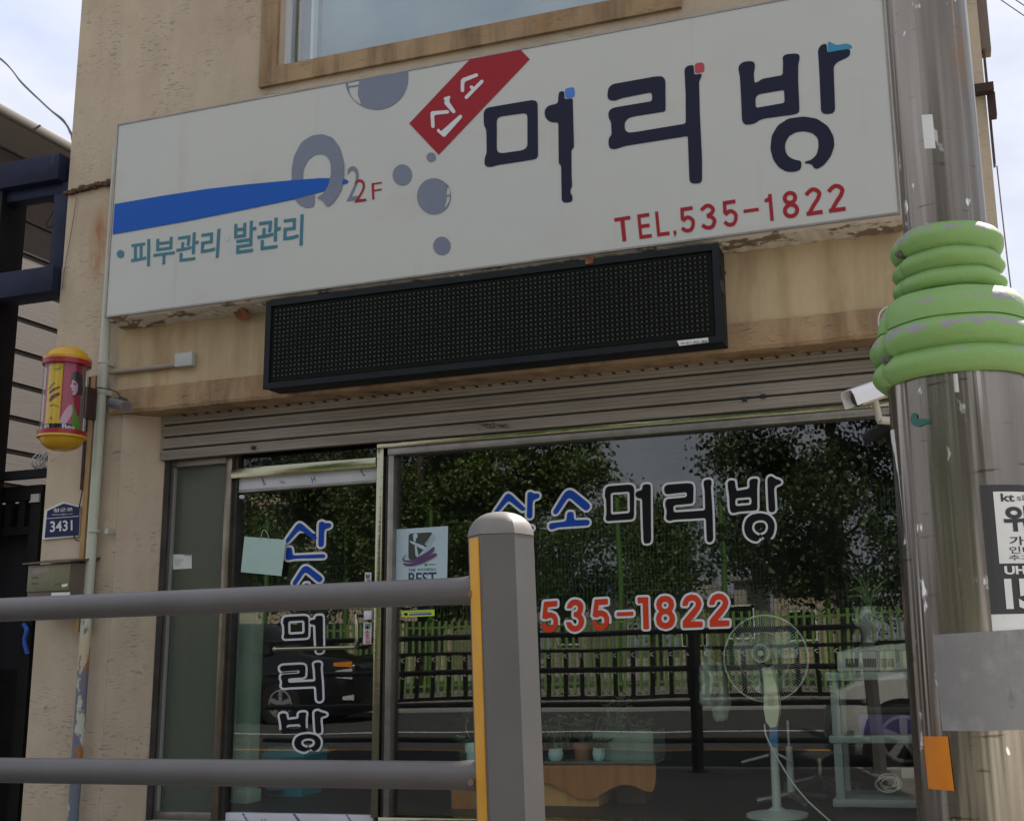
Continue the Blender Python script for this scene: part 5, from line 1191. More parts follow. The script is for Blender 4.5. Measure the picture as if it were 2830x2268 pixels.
# black gate at the bottom left
gp = lambda p: Z((0, 1180), 5.4, p)
gt = thing('black_gate', 'black steel bar gate below the navy frame', 'gate', (-6.3, 6.0, 0))
a = W(*gp([(690, 700)])[0], 5.95); topz = W(*gp([(690, 620)])[0], 5.95).z; botz = W(*gp([(690, 740)])[0], 5.95).z
gxr = W(*gp([(668, 900)])[0], 6.02).x
box('top_bar', -9.4, a.x+.02, 5.93, 5.99, botz, topz, blksteel, gt)
ztg = W(*gp([(400, 880)])[0], 6.02).z
box('gate_frame', -9.4, gxr, 6.0, 6.05, ztg-.10, ztg, blksteel, gt)
box('gate_frame', gxr-.09, gxr-.001, 6.0, 6.05, .05, ztg-.101, blksteel, gt)
box('gate_frame', -9.4, gxr-.092, 6.0, 6.05, W(*gp([(400, 1600)])[0], 6.0).z, W(*gp([(400, 1480)])[0], 6.0).z, blksteel, gt)
box('gate_panel', -9.4, gxr-.092, 6.06, 6.08, .03, W(*mz([(100, 780)])[0], 6.06).z, blksteel, gt)
for k in range(9):
    x = gxr-.20-k*.115; box('gate_bar', x, x+.055, 6.01, 6.04, W(*gp([(400, 1480)])[0], 6.0).z+.001, ztg-.101, blksteel, gt)
box('gate_shade', -9.4, gxr-.092, 6.10, 6.11, W(*mz([(100, 780)])[0], 6.06).z, ztg-.101, M('mesh_black', (.006, .006, .007), rough=.8), gt)
c = W(*gp([(545, 1060)])[0], 6.0); box('latch', c.x-.035, c.x+.035, 5.985, 5.998, c.z-.028, c.z+.028, gwhite, gt)
mb = MB(); mb.tube(spline([W(66, 1725, 5.98), W(74, 1740, 5.96), W(68, 1770, 5.96), W(76, 1806, 5.97)]), [.016]*0 or .014, 8)
tag(mb.build('blue_strap', M('strap_blue', (.02, .09, .45), rough=.5)), 'blue plastic strap hanging on the black gate', 'strap')
mb = MB(); c = W(118, 1275, 5.93)
for k in range(7):
    cc2 = c+Vector((-.05+.016*k, rng.normal(0, .008), 0)); R_ = .05+rng.normal(0, .004)
    mb.tube([cc2+Vector((rng.normal(0, .004)+.02*math.sin(a), R_*math.cos(a)*.9, R_*math.sin(a)+.01)) for a in np.linspace(0, 2*math.pi, 20)], .004, 6)
mb.tube(spline([c+Vector((.05, 0, -.01)), W(140, 1270, 5.8), W(155, 1264, 5.72), W(178, 1253, 5.6)]), .003, 6)
tag(mb.build('wire_coil', wirew), 'coil of white wire lying on the black gate bar', 'wire coil')
# power cables in the sky
def cable(pts, r, name, label, mat=wireb):
    mb = MB(); mb.tube(spline(pts, 10), r, 6); return tag(mb.build(name, mat), label, 'cable')
P = [W(-150, 60, 11), W(0, 163, 10), W(60, 228, 9), W(130, 296, 8), W(175, 335, 7), W(193, 362, 6.4), W(199, 378, 6.15), W(204, 420, 6.1)]
cable(P, .009, 'power_cable', 'thick black power cable sagging to the left corner of the building')
cable([p+Vector((.0, .0, .014*math.sin(i*2.1))) for i, p in enumerate(P)], .006, 'power_cable', 'thinner black cable twisted round the thick one at the left corner')
cable([W(2500, -183, 10), W(3900, 779, 16)], .006, 'power_cable', 'lower black cable crossing the top right corner of the sky')
cable([W(2560, -165, 10), W(3900, 730, 16)], .006, 'power_cable', 'upper black cable crossing the top right corner of the sky')
cable([W(2755, 458, 5.9), W(2766, 560, 5.95), W(2782, 700, 6), W(2797, 825, 6), W(2815, 1000, 6)], .004, 'power_cable', 'thin grey cable hanging beside the right corner of the building', M('cable_light', (.16, .15, .14), rough=.7))

# ------------------------------------------------------------------ inside the shop
FL = .2
def on(px, py, Y): return W(px, py, Y)
# mint column behind the door
xa, xb = on(662, 1800, 6.5).x, on(697, 1800, 6.5).x
mc = thing('mint_column', 'pale mint painted door lining column inside the glass door', 'column', ((xa+xb)/2, 6.55, FL))
box('shaft', xa, xb, 6.5, 6.62, FL+.001, on(690, 1640, 6.5).z, mint, mc, ch=.004)
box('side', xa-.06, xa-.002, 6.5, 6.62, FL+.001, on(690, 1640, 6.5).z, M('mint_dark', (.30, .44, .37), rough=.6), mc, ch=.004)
box('base_block', xa-.002, xb+.02, 6.49, 6.63, FL+.0005, FL+.08, mint, mc, ch=.004)
# teal bin
xa, xb = on(722, 2150, 6.8).x, on(838, 2150, 6.8).x; zt3 = on(780, 2090, 6.8).z
tb = thing('teal_bin', 'teal plastic waste bin standing behind the glass door', 'bin', ((xa+xb)/2, 6.95, FL))
MB().prism([(xa+.03, 6.83, FL+.001), (xb-.03, 6.83, FL+.001), (xb-.03, 7.07, FL+.001), (xa+.03, 7.07, FL+.001)], [(xa, 6.8, zt3), (xb, 6.8, zt3), (xb, 7.1, zt3), (xa, 7.1, zt3)]).build('bucket', tealbin, tb)
MB().prism([(xa-.012, 6.79, zt3+.001), (xb+.012, 6.79, zt3+.001), (xb+.012, 7.11, zt3+.001), (xa-.012, 7.11, zt3+.001)], [(xa+.03, 6.83, zt3+.06), (xb-.03, 6.83, zt3+.06), (xb-.03, 7.07, zt3+.06), (xa+.03, 7.07, zt3+.06)]).build('lid', tealbin, tb)
c = on(760, 2232, 6.8); box('pedal', c.x-.06, c.x+.06, 6.76, 6.80, FL+.02, FL+.05, dkplast, tb)
# plant table with a scalloped apron
TY = 6.55
tx0, tx1 = on(1380, 2110, TY).x, on(1808, 2095, TY).x; tz = on(1600, 2104, TY).z
tb2 = thing('plant_table', 'low orange wood table with a scalloped apron inside the window', 'table', ((tx0+tx1)/2, TY+.2, FL))
box('top_board', tx0, tx1, TY, TY+.42, tz-.012, tz, M('table_glass', (.10, .12, .11), rough=.15), tb2, ch=.003)
pts = []
n = 60
for k in range(n+1):
    x = tx0+(tx1-tx0)*k/n; t = (x-tx0)/(tx1-tx0)
    pxx = 1380+(1808-1380)*t; drop = float(np.interp(pxx, [1380, 1470, 1520, 1560, 1600, 1640, 1690, 1720, 1750, 1780, 1800, 1808], [.19, .105, .115, .155, .205, .20, .14, .118, .125, .155, .16, .09]))
    pts.append((x, drop))
v = []; f = []
for x, dr_ in pts: v += [(x, TY+.02, tz-.013), (x, TY+.02, max(FL+.002, tz-.013-dr_)), (x, TY+.036, max(FL+.002, tz-.013-dr_)), (x, TY+.036, tz-.013)]
for k in range(n): a = k*4; f += [(a+j, a+(j+1) % 4, a+4+(j+1) % 4, a+4+j) for j in range(4)]
f += [(0, 1, 2, 3), tuple(n*4+j for j in (3, 2, 1, 0))]
mesh('apron', v, f, wood, tb2)
box('plinth', tx0+.05, tx0+.62, TY+.06, TY+.38, FL+.001, tz-.013, M('light_plywood', (.62, .33, .10), (.50, .25, .07), scale=7, rough=.5, st=(3, 1, .25)), tb2)
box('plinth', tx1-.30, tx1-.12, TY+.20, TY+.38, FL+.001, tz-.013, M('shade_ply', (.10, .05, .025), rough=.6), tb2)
# potted plants on it
def leafy(mb, c, h, n, spread, lw=.014, ll=.04, rosette=False):
    for k in range(n):
        a = rng.uniform(0, 2*math.pi); t = rng.uniform(.15, 1); r = spread*rng.uniform(.2, 1)*t
        p = Vector((c[0]+r*math.cos(a), c[1]+r*math.sin(a)*.7, c[2]+h*t))
        if k % 3 == 0: mb.tube([c, Vector(c)*.5+p*.5+Vector((0, 0, h*.1)), p], [.003, .0025, .002], 5)
        for j in range(6):
            b = a+j*1.05+rng.uniform(-.2, .2); dv = Vector((math.cos(b), math.sin(b), rng.uniform(.1, .8))).normalized(); s = dv.cross(Vector((0, 0, 1))).normalized()*lw*rng.uniform(.7, 1.2); e = p+dv*ll*rng.uniform(.6, 1.1)
            mm = p.lerp(e, .55); mb.add([p, mm+s, e, mm-s, mm+Vector((0, 0, -.004))], [(0, 1, 2), (0, 2, 3), (0, 4, 1), (0, 3, 4), (1, 4, 2), (4, 3, 2)])
pots = [(1536, 2098, .042, .072, ceram, 6.60, .16, 12, 'round pale blue ceramic pot with a small succulent at the front of the table'),
        (1612, 2088, .058, .10, clay, 6.70, .15, 16, 'brown clay pot of succulents behind the pale blue pot'),
        (1700, 2085, .070, .13, gvase, 6.74, .24, 22, 'tall frosted glass pot with a stringy succulent'),
        (1772, 2070, .050, .17, gvase, 6.82, .07, 8, 'frosted glass jar at the right end of the plant table'),
        (1460, 2090, .060, .11, clay, 6.78, .25, 18, 'terracotta pot with a tall rosette plant at the left of the table'),
        (1655, 2080, .035, .075, ceram, 6.62, .05, 6, 'little pale cup between the clay pot and the glass pot')]
for i, (px, py, r, h, mt, Y, hp2, nl, lab) in enumerate(pots):
    x = on(px, py, Y).x; r *= 1.15; t = thing('potted_plant', lab, 'potted plant', (x, Y, tz), 'potted plants on the orange table')
    prof = [(r*.62, .001), (r*.9, h*.25), (r, h*.6), (r*.9, h*.92), (r*.94, h), (r*.8, h), (r*.78, h*.9)] if mt is ceram else [(r*.75, .001), (r*.95, h*.9), (r*1.02, h), (r*.9, h), (r*.86, h*.88)]
    smooth_by_angle(MB().lathe((x, Y, tz), prof, 24).build('pot', mt, t), 45)
    mb = MB(); leafy(mb, (x, Y, tz+h*.86), hp2*1.15, int(nl*1.8), r*1.7+.03, .017, .05)
    for q in range(int(nl*.6)):
        a = rng.uniform(0, 6.28); R_ = r*rng.uniform(1.1, 1.9); mb.tube(spline([(x, Y, tz+h*.9), (x+R_*.6*math.cos(a), Y+R_*.5*math.sin(a), tz+h*.9+hp2*rng.uniform(.4, .9)), (x+R_*math.cos(a), Y+R_*.7*math.sin(a), tz+h*.5+hp2*.3)], 4), .0022, 4)
    mb.build('foliage', succ, t)
xq0, xq1 = on(1640, 2080, 6.66).x, on(1806, 2080, 6.66).x
pl_ = thing('clear_planter', 'clear acrylic planter box round the back pots on the orange table', 'planter', ((xq0+xq1)/2, 6.8, tz))
frame_ = MB().box(xq0, xq1, 6.655, 6.659, tz+.002, tz+.17).build('front_pane', gvase, pl_); MB().box(xq0, xq0+.004, 6.66, 6.93, tz+.002, tz+.17).build('side_pane', gvase, pl_); MB().box(xq1-.004, xq1, 6.66, 6.93, tz+.002, tz+.17).build('side_pane', gvase, pl_)
x = on(1300, 2100, 6.5).x
t = thing('potted_plant', 'leafy succulent in a pale pot on a wooden stand left of the grey railing post', 'potted plant', (x, 6.5, FL))
z2 = on(1300, 2105, 6.5).z
box('stand', x-.09, x+.14, 6.42, 6.58, FL+.001, z2, wood, t)
smooth_by_angle(MB().lathe((x+.03, 6.5, z2+.001), [(.05, 0), (.065, .10), (.06, .12)], 20).build('pot', ceram, t), 40)
mb = MB(); leafy(mb, (x, 6.49, z2+.09), .05, 16, .10, .016, .045); leafy(mb, (x-.03, 6.48, z2), .06, 12, .05, .014, .035); mb.tube(spline([(x+.02, 6.5, z2+.1), (x-.03, 6.5, z2+.2), (x-.01, 6.49, z2+.28)]), .004, 6); leafy(mb, (x-.01, 6.49, z2+.24), .06, 6, .03); mb.build('foliage', succ, t)
# standing fan, seen from its back
FY = 6.48
fc = on(2116, 1818, FY); fr = 113*FY/FPX*1.02
fan = thing('standing_fan', 'cream standing electric fan seen from behind in the window', 'fan', (fc.x+.03, FY, FL))
mb = MB(); mb2 = MB()
def fr_pt(r, a, y): return Vector((fc.x+r*math.cos(a), FY+y, fc.z+r*math.sin(a)))
for k in range(96):
    a = 2*math.pi*k/96; mb.tube([fr_pt(fr*.24, a, -.045), fr_pt(fr*.6, a, -.05), fr_pt(fr*.92, a, -.025), fr_pt(fr, a, 0)], .0009, 4)
    mb.tube([fr_pt(fr*.2, a+.03, .085), fr_pt(fr*.7, a+.03, .08), fr_pt(fr, a+.03, 0.004)], .0008, 4)
mb.build('guard_wire', gwhite, fan)['kind'] = 'stuff'
mb = MB(); mb.tube([fr_pt(fr, a, 0) for a in np.linspace(0, 2*math.pi, 64)], .0055, 8, cap=False); mb.tube([fr_pt(fr*.6, a, -.052) for a in np.linspace(0, 2*math.pi, 48)], .002, 6, cap=False); mb.build('guard_ring', gwhite, fan)
# motor hub with slots
mb = MB(); v = []
def disc(mb, c, r, y0, y1, n=28): mb.prism([(c.x+r*math.cos(2*math.pi*k/n), y1, c.z+r*math.sin(2*math.pi*k/n)) for k in range(n)], [(c.x+r*math.cos(2*math.pi*k/n), y0, c.z+r*math.sin(2*math.pi*k/n)) for k in range(n)])
hc = fc+Vector((-.005, 0, .045*0+.03)); disc(mb, hc, .052, FY-.13, FY-.03); mb.build('motor_cover', gwhite, fan)
mb = MB()
for k in range(18):
    a = 2*math.pi*k/18; mb.tube([(hc.x+.018*math.cos(a), FY-.1305, hc.z+.018*math.sin(a)), (hc.x+.043*math.cos(a), FY-.1305, hc.z+.043*math.sin(a))], .0034, 5)
mb.build('vent_slot', dkplast, fan)['kind'] = 'stuff'
for k in range(3):
    v = []; f = []
    for i in range(9):
        t = i/8; a = k*2.094+t*1.15; rr0, rr1 = .05, fr*.86*(1-.15*(2*t-1)**2)
        v += [(fc.x+rr0*math.cos(a), FY+.02+.03*t, fc.z+rr0*math.sin(a)), (fc.x+rr1*math.cos(a), FY+.005+.04*t, fc.z+rr1*math.sin(a))]
    f = [(2*i, 2*i+1, 2*i+3, 2*i+2) for i in range(8)]; n_ = len(v); v += [(p[0], p[1]+.003, p[2]) for p in v]; f += [tuple(j+n_ for j in q)[::-1] for q in f]
    mesh('blade', v, f, glass('fan_blade', (.75, .85, .82), film=(.3, .4, .38), filmfac=.35) if k == 0 else bpy.data.materials['fan_blade'], fan)
g7 = lambda p: Z((1900, 1650), 2.796, p)
def fanq(l, y0, y1, name, mat):
    a = [W(*p, y0) for p in g7(l)]; b = [Vector((p.x, y1, p.z)) for p in a]; return MB().prism(b, a).build(name, mat, fan)
fanq([(575,545),(648,545),(662,610),(690,700),(708,830),(705,900),(685,1000),(640,1005),(605,960),(588,860),(590,740),(585,640)], FY-.16, FY-.09, 'control_body', gcream)
fanq([(618,750),(668,750),(668,840),(622,840)], FY-.163, FY-.1601, 'control_panel', M('cream_dark', (.42, .42, .32), rough=.4))
fanq([(598,560),(612,540),(640,590),(628,608),(612,600)], FY-.175, FY-.1601, 'tilt_knob', gwhite)
fanq([(632,1000),(690,1000),(695,1155),(628,1155)], FY-.15, FY-.10, 'blue_collar', bplast)
pa, pb = W(*g7([(668, 1155)])[0], FY-.125), W(*g7([(705, 1728)])[0], FY-.125)
mb = MB(); mb.tube([pa, Vector((pa.x+.0, FY-.125, FL+.02))], [.022, .026], 16); smooth_by_angle(mb.build('pole', gwhite, fan), 50)
MB().lathe((pa.x, FY-.125, FL), [(.17, .001), (.17, .015), (.05, .035), (.03, .05)], 28).build('base', gwhite, fan)
mb = MB(); mb.tube(spline([W(*g7([(595, 980)])[0], FY-.14), W(*g7([(610, 1070)])[0], FY-.17), W(*g7([(690, 1230)])[0], FY-.2), W(*g7([(800, 1410)])[0], FY-.22), W(*g7([(920, 1560)])[0], FY-.24), W(*g7([(1090, 1715)])[0], FY-.26), W(*g7([(1130, 1740)])[0], FY-.26)]), .0045, 8); mb.build('cord', wirew, fan)
# plastic bags
pbm = thing('plastic_bags', 'clear plastic bags hanging left of the standing fan', 'bag', W(1965, 1990, 6.7))
def bag(cx, cy, w, h, Y):
    v = []; f = []; n = 14; m = 12
    for i in range(m+1):
        t = i/m; ww = w*(.25+.75*math.sin(min(1, t*1.3)*math.pi/2))*(1-.25*max(0, t-.7)/.3)
        for k in range(n):
            a = 2*math.pi*k/n; p = W(cx+ww*math.cos(a)+6*math.sin(i*.9+k*1.7), cy+h*t+5*math.sin(k*2.3), Y); v.append((p.x, Y+.05*math.sin(a)+rng.normal(0, .006), p.z))
    for i in range(m): f += [(i*n+k, i*n+(k+1) % n, (i+1)*n+(k+1) % n, (i+1)*n+k) for k in range(n)]
    f.append(tuple(range(m*n, m*n+n))); return mesh('bag', v, f, gbag, pbm, smooth=True)
bag(1958, 1790, 26, 160, 6.7); bag(1992, 1830, 25, 158, 6.76)
mb = MB(); mb.tube([W(1975, 1790, 6.72), W(1985, 1700, 6.72), W(1985, 1600, 6.72)], .0007, 5); mb.tube([(W(1985, 1600, 6.72).x, 6.72, W(1985, 1600, 6.72).z), (W(1985, 1600, 6.72).x, 6.72, 2.735)], .0007, 5); mb.build('string', M('nylon_dark', (.05, .05, .05), rough=.6), pbm)
# trolley
CY = 6.52
ca = lambda p: W(*g7([p])[0], CY)
cx0, cx1 = ca((1092, 1100)).x, ca((2000, 1100)).x
tr = thing('salon_trolley', 'pale grey three tier salon trolley at the right of the window', 'trolley', ((cx0+cx1)/2, CY+.2, FL))
for zt4, zb4 in ((ca((1090, 1068)).z, ca((1090, 1128)).z), (ca((1090, 1556)).z, ca((1090, 1618)).z), (ca((1090, 580)).z, ca((1090, 645)).z)):
    box('tray', cx0, cx1, CY, CY+.42, zb4, zt4, M('trolley_grey', (.25, .29, .28), rough=.4), tr, ch=.008)
for x in (cx0+.02, cx1-.06):
    for y in (CY+.02, CY+.36):
        box('upright', x, x+.05, y, y+.05, FL+.05, ca((1090, 580)).z-.002, MATS['trolley_grey'], tr, ch=.006)
        mb = MB(); disc(mb, Vector((x+.025, 0, FL+.026)), .025, y+.01, y+.04, 14); mb.build('caster', dkplast, tr)
# white appliance with slots on top tray
ax0, ax1 = ca((1150, 480)).x, ca((1788, 480)).x; az0, az1 = ca((1150, 578)).z, ca((1150, 420)).z
zt5 = ca((1090, 580)).z
ac = thing('white_appliance', 'white appliance box with three groups of vent slots on the trolley', 'appliance', ((ax0+ax1)/2, CY+.18, zt5))
box('case', ax0, ax1, CY+.02, CY+.32, zt5+.001, az1, gwhite, ac, ch=.012)
for g0 in (1222, 1360, 1497):
    for k in range(8):
        a = ca((g0+k*12.5, 472)); b = ca((g0+k*12.5, 540)); box('vent_slot', a.x-.003, a.x+.0035, CY+.0175, CY+.0199, b.z, a.z, dkplast, ac)
MB().prism([(ax0+.02, CY+.04, az1+.001), (ax1+.01, CY+.04, az1+.001), (ax1+.01, CY+.3, az1+.001), (ax0+.02, CY+.3, az1+.001)], [(ax0+.10, CY+.06, az1+.02), (ax1+.01, CY+.06, az1+.045), (ax1+.01, CY+.3, az1+.045), (ax0+.10, CY+.3, az1+.02)]).build('cover', gbag, ac)
# vase with grass on the appliance
vc = W(2409, 1790, CY+.17); vz = az1+.046
va_ = thing('glass_vase', 'lattice glass vase with long grass leaves on the appliance', 'vase', (vc.x, CY+.17, vz))
smooth_by_angle(MB().lathe((vc.x, CY+.17, vz), [(.05, .001), (.04, .03), (.045, .06), (.085, .10), (.095, .14), (.075, .19), (.07, .21)], 24, close=False).build('bowl', gvase, va_), 60)
mb = MB()
for k in range(16):
    a0_ = 2*math.pi*k/16
    for s in (1, -1): mb.tube([(vc.x+(.07+.025*math.sin(t*math.pi))*math.cos(a0_+s*t*.8), CY+.17+(.07+.025*math.sin(t*math.pi))*math.sin(a0_+s*t*.8), vz+.09+.07*t) for t in np.linspace(0, 1, 6)], .003, 5)
mb.build('lattice', gwhite, va_)
mb = MB()
for k in range(22):
    a = rng.uniform(0, 6.28); l = rng.uniform(.15, .30); s = rng.uniform(.03, .12)
    mb.tube(spline([(vc.x, CY+.17, vz+.15), (vc.x+s*.4*math.cos(a), CY+.17+s*.3*math.sin(a), vz+.15+l*.6), (vc.x+s*1.4*math.cos(a), CY+.17+s*math.sin(a), vz+.15+l*(.9 if k % 3 else .6))], 4), [.004]*8+[.0012], 4)
mb.build('grass_leaf', M('grass_leaf', (.16, .24, .10), rough=.5), va_)
# purple box
ux0, ux1 = ca((1310, 980)).x, ca((1830, 980)).x; uz = ca((1310, 1066)).z
pb_ = thing('purple_crate', 'purple plastic crate with a black rim on the middle trolley tray', 'crate', ((ux0+ux1)/2, CY+.2, uz))
box('crate', ux0, ux1, CY+.05, CY+.36, uz+.001, ca((1310, 905)).z, purp, pb_, ch=.012); box('rim', ux0-.008, ux1+.008, CY+.04, CY+.37, ca((1310, 904)).z, ca((1310, 850)).z, dkplast, pb_, ch=.008)
# adapter on lower tray
lz = ca((1090, 1556)).z; c = ca((1690, 1440)); c = Vector((c.x, CY+.16, lz))
ad_ = thing('power_adapter', 'white power adapter with a coiled cord on the lower trolley tray', 'adapter', c)
box('brick', c.x-.03, c.x+.045, CY+.13, CY+.18, lz+.10, lz+.15, gwhite, ad_, ch=.006)
mb = MB()
for k in range(7):
    R_ = rng.uniform(.035, .06); o3 = Vector((c.x-.10+rng.normal(0, .015), CY+.15, lz+.07+rng.normal(0, .008)))
    mb.tube([o3+Vector((R_*math.cos(a)*1.2, .02*math.sin(a*2)+rng.normal(0, .001), R_*math.sin(a)*.8)) for a in np.linspace(0, 6.28, 18)], .003, 5)
mb.build('cord', wirew, ad_)
# stool behind the fan
SYT = 7.3
sc_ = W(*g7([(1015, 1150)])[0], SYT)
stl = thing('salon_stool', 'dark round salon stool with a chrome star base behind the fan', 'stool', (sc_.x, SYT, FL))
MB().lathe((sc_.x, SYT, sc_.z-.06), [(.14, .0), (.19, .02), (.195, .06), (.17, .085), (.001, .09)], 28).build('seat', dkplast, stl)
mb = MB(); mb.tube([(sc_.x, SYT, FL+.08), (sc_.x, SYT, sc_.z-.06)], .022, 12); mb.build('column', steel, stl)
for k in range(5):
    a = k*1.2566+.3; mb = MB(); mb.tube([(sc_.x, SYT, FL+.1), (sc_.x+.24*math.cos(a), SYT+.24*math.sin(a), FL+.05)], [.02, .012], 8); mb.tube([(sc_.x+.24*math.cos(a), SYT+.24*math.sin(a), FL+.052), (sc_.x+.24*math.cos(a), SYT+.24*math.sin(a), FL+.001)], .022, 8); mb.build('leg', alu, stl)
st3 = thing('floor_stand', 'pale floor stand with crossed rods just behind the fan pole', 'stand', (W(2185, 2150, 6.9).x, 6.9, FL))
X = W(2185, 2150, 6.9).x
mb = MB(); mb.tube([(X, 6.9, FL+.03), (X, 6.9, W(2180, 2060, 6.9).z)], [.024, .02], 12); mb.tube([(X, 6.9, W(2180, 2060, 6.9).z), (X, 6.9, W(2175, 1990, 6.9).z)], .008, 8); mb.build('tube', gwhite, st3)
MB().tube([W(2050, 2105, 6.85), W(2125, 2085, 6.85)], .008, 8).tube([W(2150, 2083, 6.85), W(2192, 2104, 6.85)], .008, 8).build('rod', gwhite, st3)
for k in range(4):
    a = k*1.57+.5; MB().tube([(X, 6.9, FL+.05), (X+.22*math.cos(a), 6.9+.22*math.sin(a), FL+.02)], [.02, .018], 8).build('foot', alu, st3)

# ------------------------------------------------------------------ across the street (seen mirrored in the glass)
def far_x(px, Y): return RF(px, 1850, Y).x
# picket fence
pf = thing('picket_fence', 'light green metal picket fence across the street', 'fence', (-12, -13.8, 0))
mpk = bpy.data.meshes.new('picket'); b_ = MB().box(-.033, .033, -.015, .015, .06, 1.88)
mpk.from_pydata(b_.v, [], b_.f); mpk.materials.append(fgreen)
x = -25.0; k = 0
while x < 2.5:
    o = bpy.data.objects.new('picket', mpk); COL.objects.link(o); o.parent = pf; o.location = (x+12, 0, 0); x += .19; k += 1
for z in (.25, 1.72): box('cross_rail', -25.1, 2.6, -13.84, -13.816, z-.025, z+.025, fgreen, pf)
# black guard fence on the far kerb
gf = thing('guard_fence', 'black far kerb guard fence with broad bars and white reflectors', 'fence', (-11, -9.6, 0))
mgk = bpy.data.meshes.new('bar'); b_ = MB().box(-.042, .042, -.02, .02, .08, 1.04); mgk.from_pydata(b_.v, [], b_.f); mgk.materials.append(blksteel)
mrf = bpy.data.meshes.new('reflector'); b_ = MB()
for z in (.62, .95):
    for s in (-1, 1): b_.add([(-.03, .021, z), (.03, .021, z+.035*s), (.03, .021, z+.05*s), (-.03, .021, z+.015*s), (-.03, .0245, z), (.03, .0245, z+.035*s), (.03, .0245, z+.05*s), (-.03, .0245, z+.015*s)], [(4, 5, 6, 7), (0, 1, 5, 4), (1, 2, 6, 5), (2, 3, 7, 6), (3, 0, 4, 7)])
mrf.from_pydata(b_.v, [], b_.f); mrf.materials.append(paper)
x = -22.0
while x < 2:
    o = bpy.data.objects.new('bar', mgk); COL.objects.link(o); o.parent = gf; o.location = (x+11, 0, 0)
    o2 = bpy.data.objects.new('reflector', mrf); COL.objects.link(o2); o2.parent = o
    x += .37
for z in (.12, 1.06): box('guard_rail', -22.2, 2.2, -9.64, -9.56, z-.035, z+.035, blksteel, gf)
# tall mesh fence
mf = thing('mesh_fence', 'tall green wire mesh sports fence behind the picket fence', 'fence', (-10, -15.2, 0))
for x in (-24.3, -21.7, -19.0, -16.4, -13.8, -11.2, -8.46, -5.72, -3.13, -.5): MB().tube([(x, -15.2, -.02), (x, -15.2, 4.9)], .065, 10).build('post', fpost, mf)
mb = MB()
for k in range(250): x = -24.3+k*.1; mb.box(x, x+.010, -15.19, -15.18, .1, 4.8)
for k in range(24): z = .1+k*.2; mb.box(-24.4, .6, -15.202, -15.1905, z, z+.010)
mb.build('wire_mesh', fdgreen, mf)['kind'] = 'stuff'
# trees
def tree(x, y, H, R, nleaf, label, zc=.62, droop=0, mat=leafm, seed=1):
    r_ = np.random.default_rng(seed)
    t = thing('street_tree', label, 'tree', (x, y, 0), 'trees across the street')
    mb = MB(); mb.tube([(x, y, 0), (x+.05, y, H*.25), (x-.05, y+.05, H*.5), (x, y, H*.8)], [.20, .15, .11, .04], 10)
    tips = []
    for k in range(34):
        z0 = r_.uniform(2.0, H*.76); a = r_.uniform(0, 6.28); l = R*r_.uniform(.55, 1.05)*(1-.5*max(0, z0/H-.45)); e = Vector((x+l*math.cos(a), y+l*math.sin(a), z0+l*r_.uniform(.15, .8)))
        s = Vector((x, y, z0)); m_ = s.lerp(e, .5)+Vector((0, 0, l*.10)); mb.tube([s, m_, e], [.05, .03, .01], 6)
        for q in (.35, .55, .75, .9, 1.0, 1.05): tips.append(s.lerp(e, q)+Vector(r_.normal(0, R*.10, 3)))
    mb.build('trunk', barkm, t)
    tips = np.array([p[:] for p in tips]); per = int(nleaf*1.5)//len(tips)
    c = np.repeat(tips, per, 0)+r_.normal(0, 1, (len(tips)*per, 3))*np.array([.34, .34, .30])*np.repeat(r_.uniform(.4, 1.3, (len(tips), 1)), per, 0)
    if droop: c[:, 2] -= np.abs(r_.normal(0, droop, len(c)))
    n = len(c); d1 = r_.normal(0, 1, (n, 3)); d1 /= np.linalg.norm(d1, axis=1)[:, None]; d2 = np.cross(d1, r_.normal(0, 1, (n, 3))); d2 /= np.linalg.norm(d2, axis=1)[:, None]
    s = r_.uniform(.032, .068, (n, 1)); v = np.empty((n, 4, 3)); v[:, 0] = c-d1*s*1.2; v[:, 1] = c+d2*s; v[:, 2] = c+d1*s*1.0; v[:, 3] = c-d2*s
    v = (v.reshape(-1, 3)-np.array([x, y, 0])); me = bpy.data.meshes.new('crown'); me.vertices.add(n*4); me.vertices.foreach_set('co', v.ravel())
    me.loops.add(n*4); me.loops.foreach_set('vertex_index', np.arange(n*4)); me.polygons.add(n); me.polygons.foreach_set('loop_start', np.arange(0, n*4, 4)); me.update(calc_edges=True)
    me.materials.append(mat); o = bpy.data.objects.new('crown', me); COL.objects.link(o); o.parent = t; o['kind'] = 'stuff'; OFF[o] = OFF[t]
    return t
leafd = M('tree_leaf_dark', (.040, .068, .013), (.02, .04, .008), scale=1.2, rough=.5)
tree(-19.5, -17.8, 9.5, 2.6, 18000, 'small street tree by the beige building, leftmost across the street', seed=2)
tree(-14.9, -16.8, 12.5, 3.0, 30000, 'street tree with a loose crown left of the window lettering', seed=3)
tree(-11.9, -17.5, 13.5, 2.8, 32000, 'tall street tree with drooping twigs above the blue letters', seed=5)
tree(-8.5, -18.5, 6.8, 1.2, 9000, 'slender street tree showing sky beside its crown', seed=7, droop=.3)
tree(-3.0, -17.0, 14.0, 2.95, 46000, 'dense dark street tree behind the tall green fence posts', mat=leafd, seed=8)
tree(.8, -16.5, 14.0, 3.3, 40000, 'dense dark street tree at the right edge of the reflection', mat=leafd, seed=9)
tree(5.2, -17.0, 13.5, 3.4, 26000, 'broad street tree reflected in the bare metal pole', mat=leafm, seed=11)
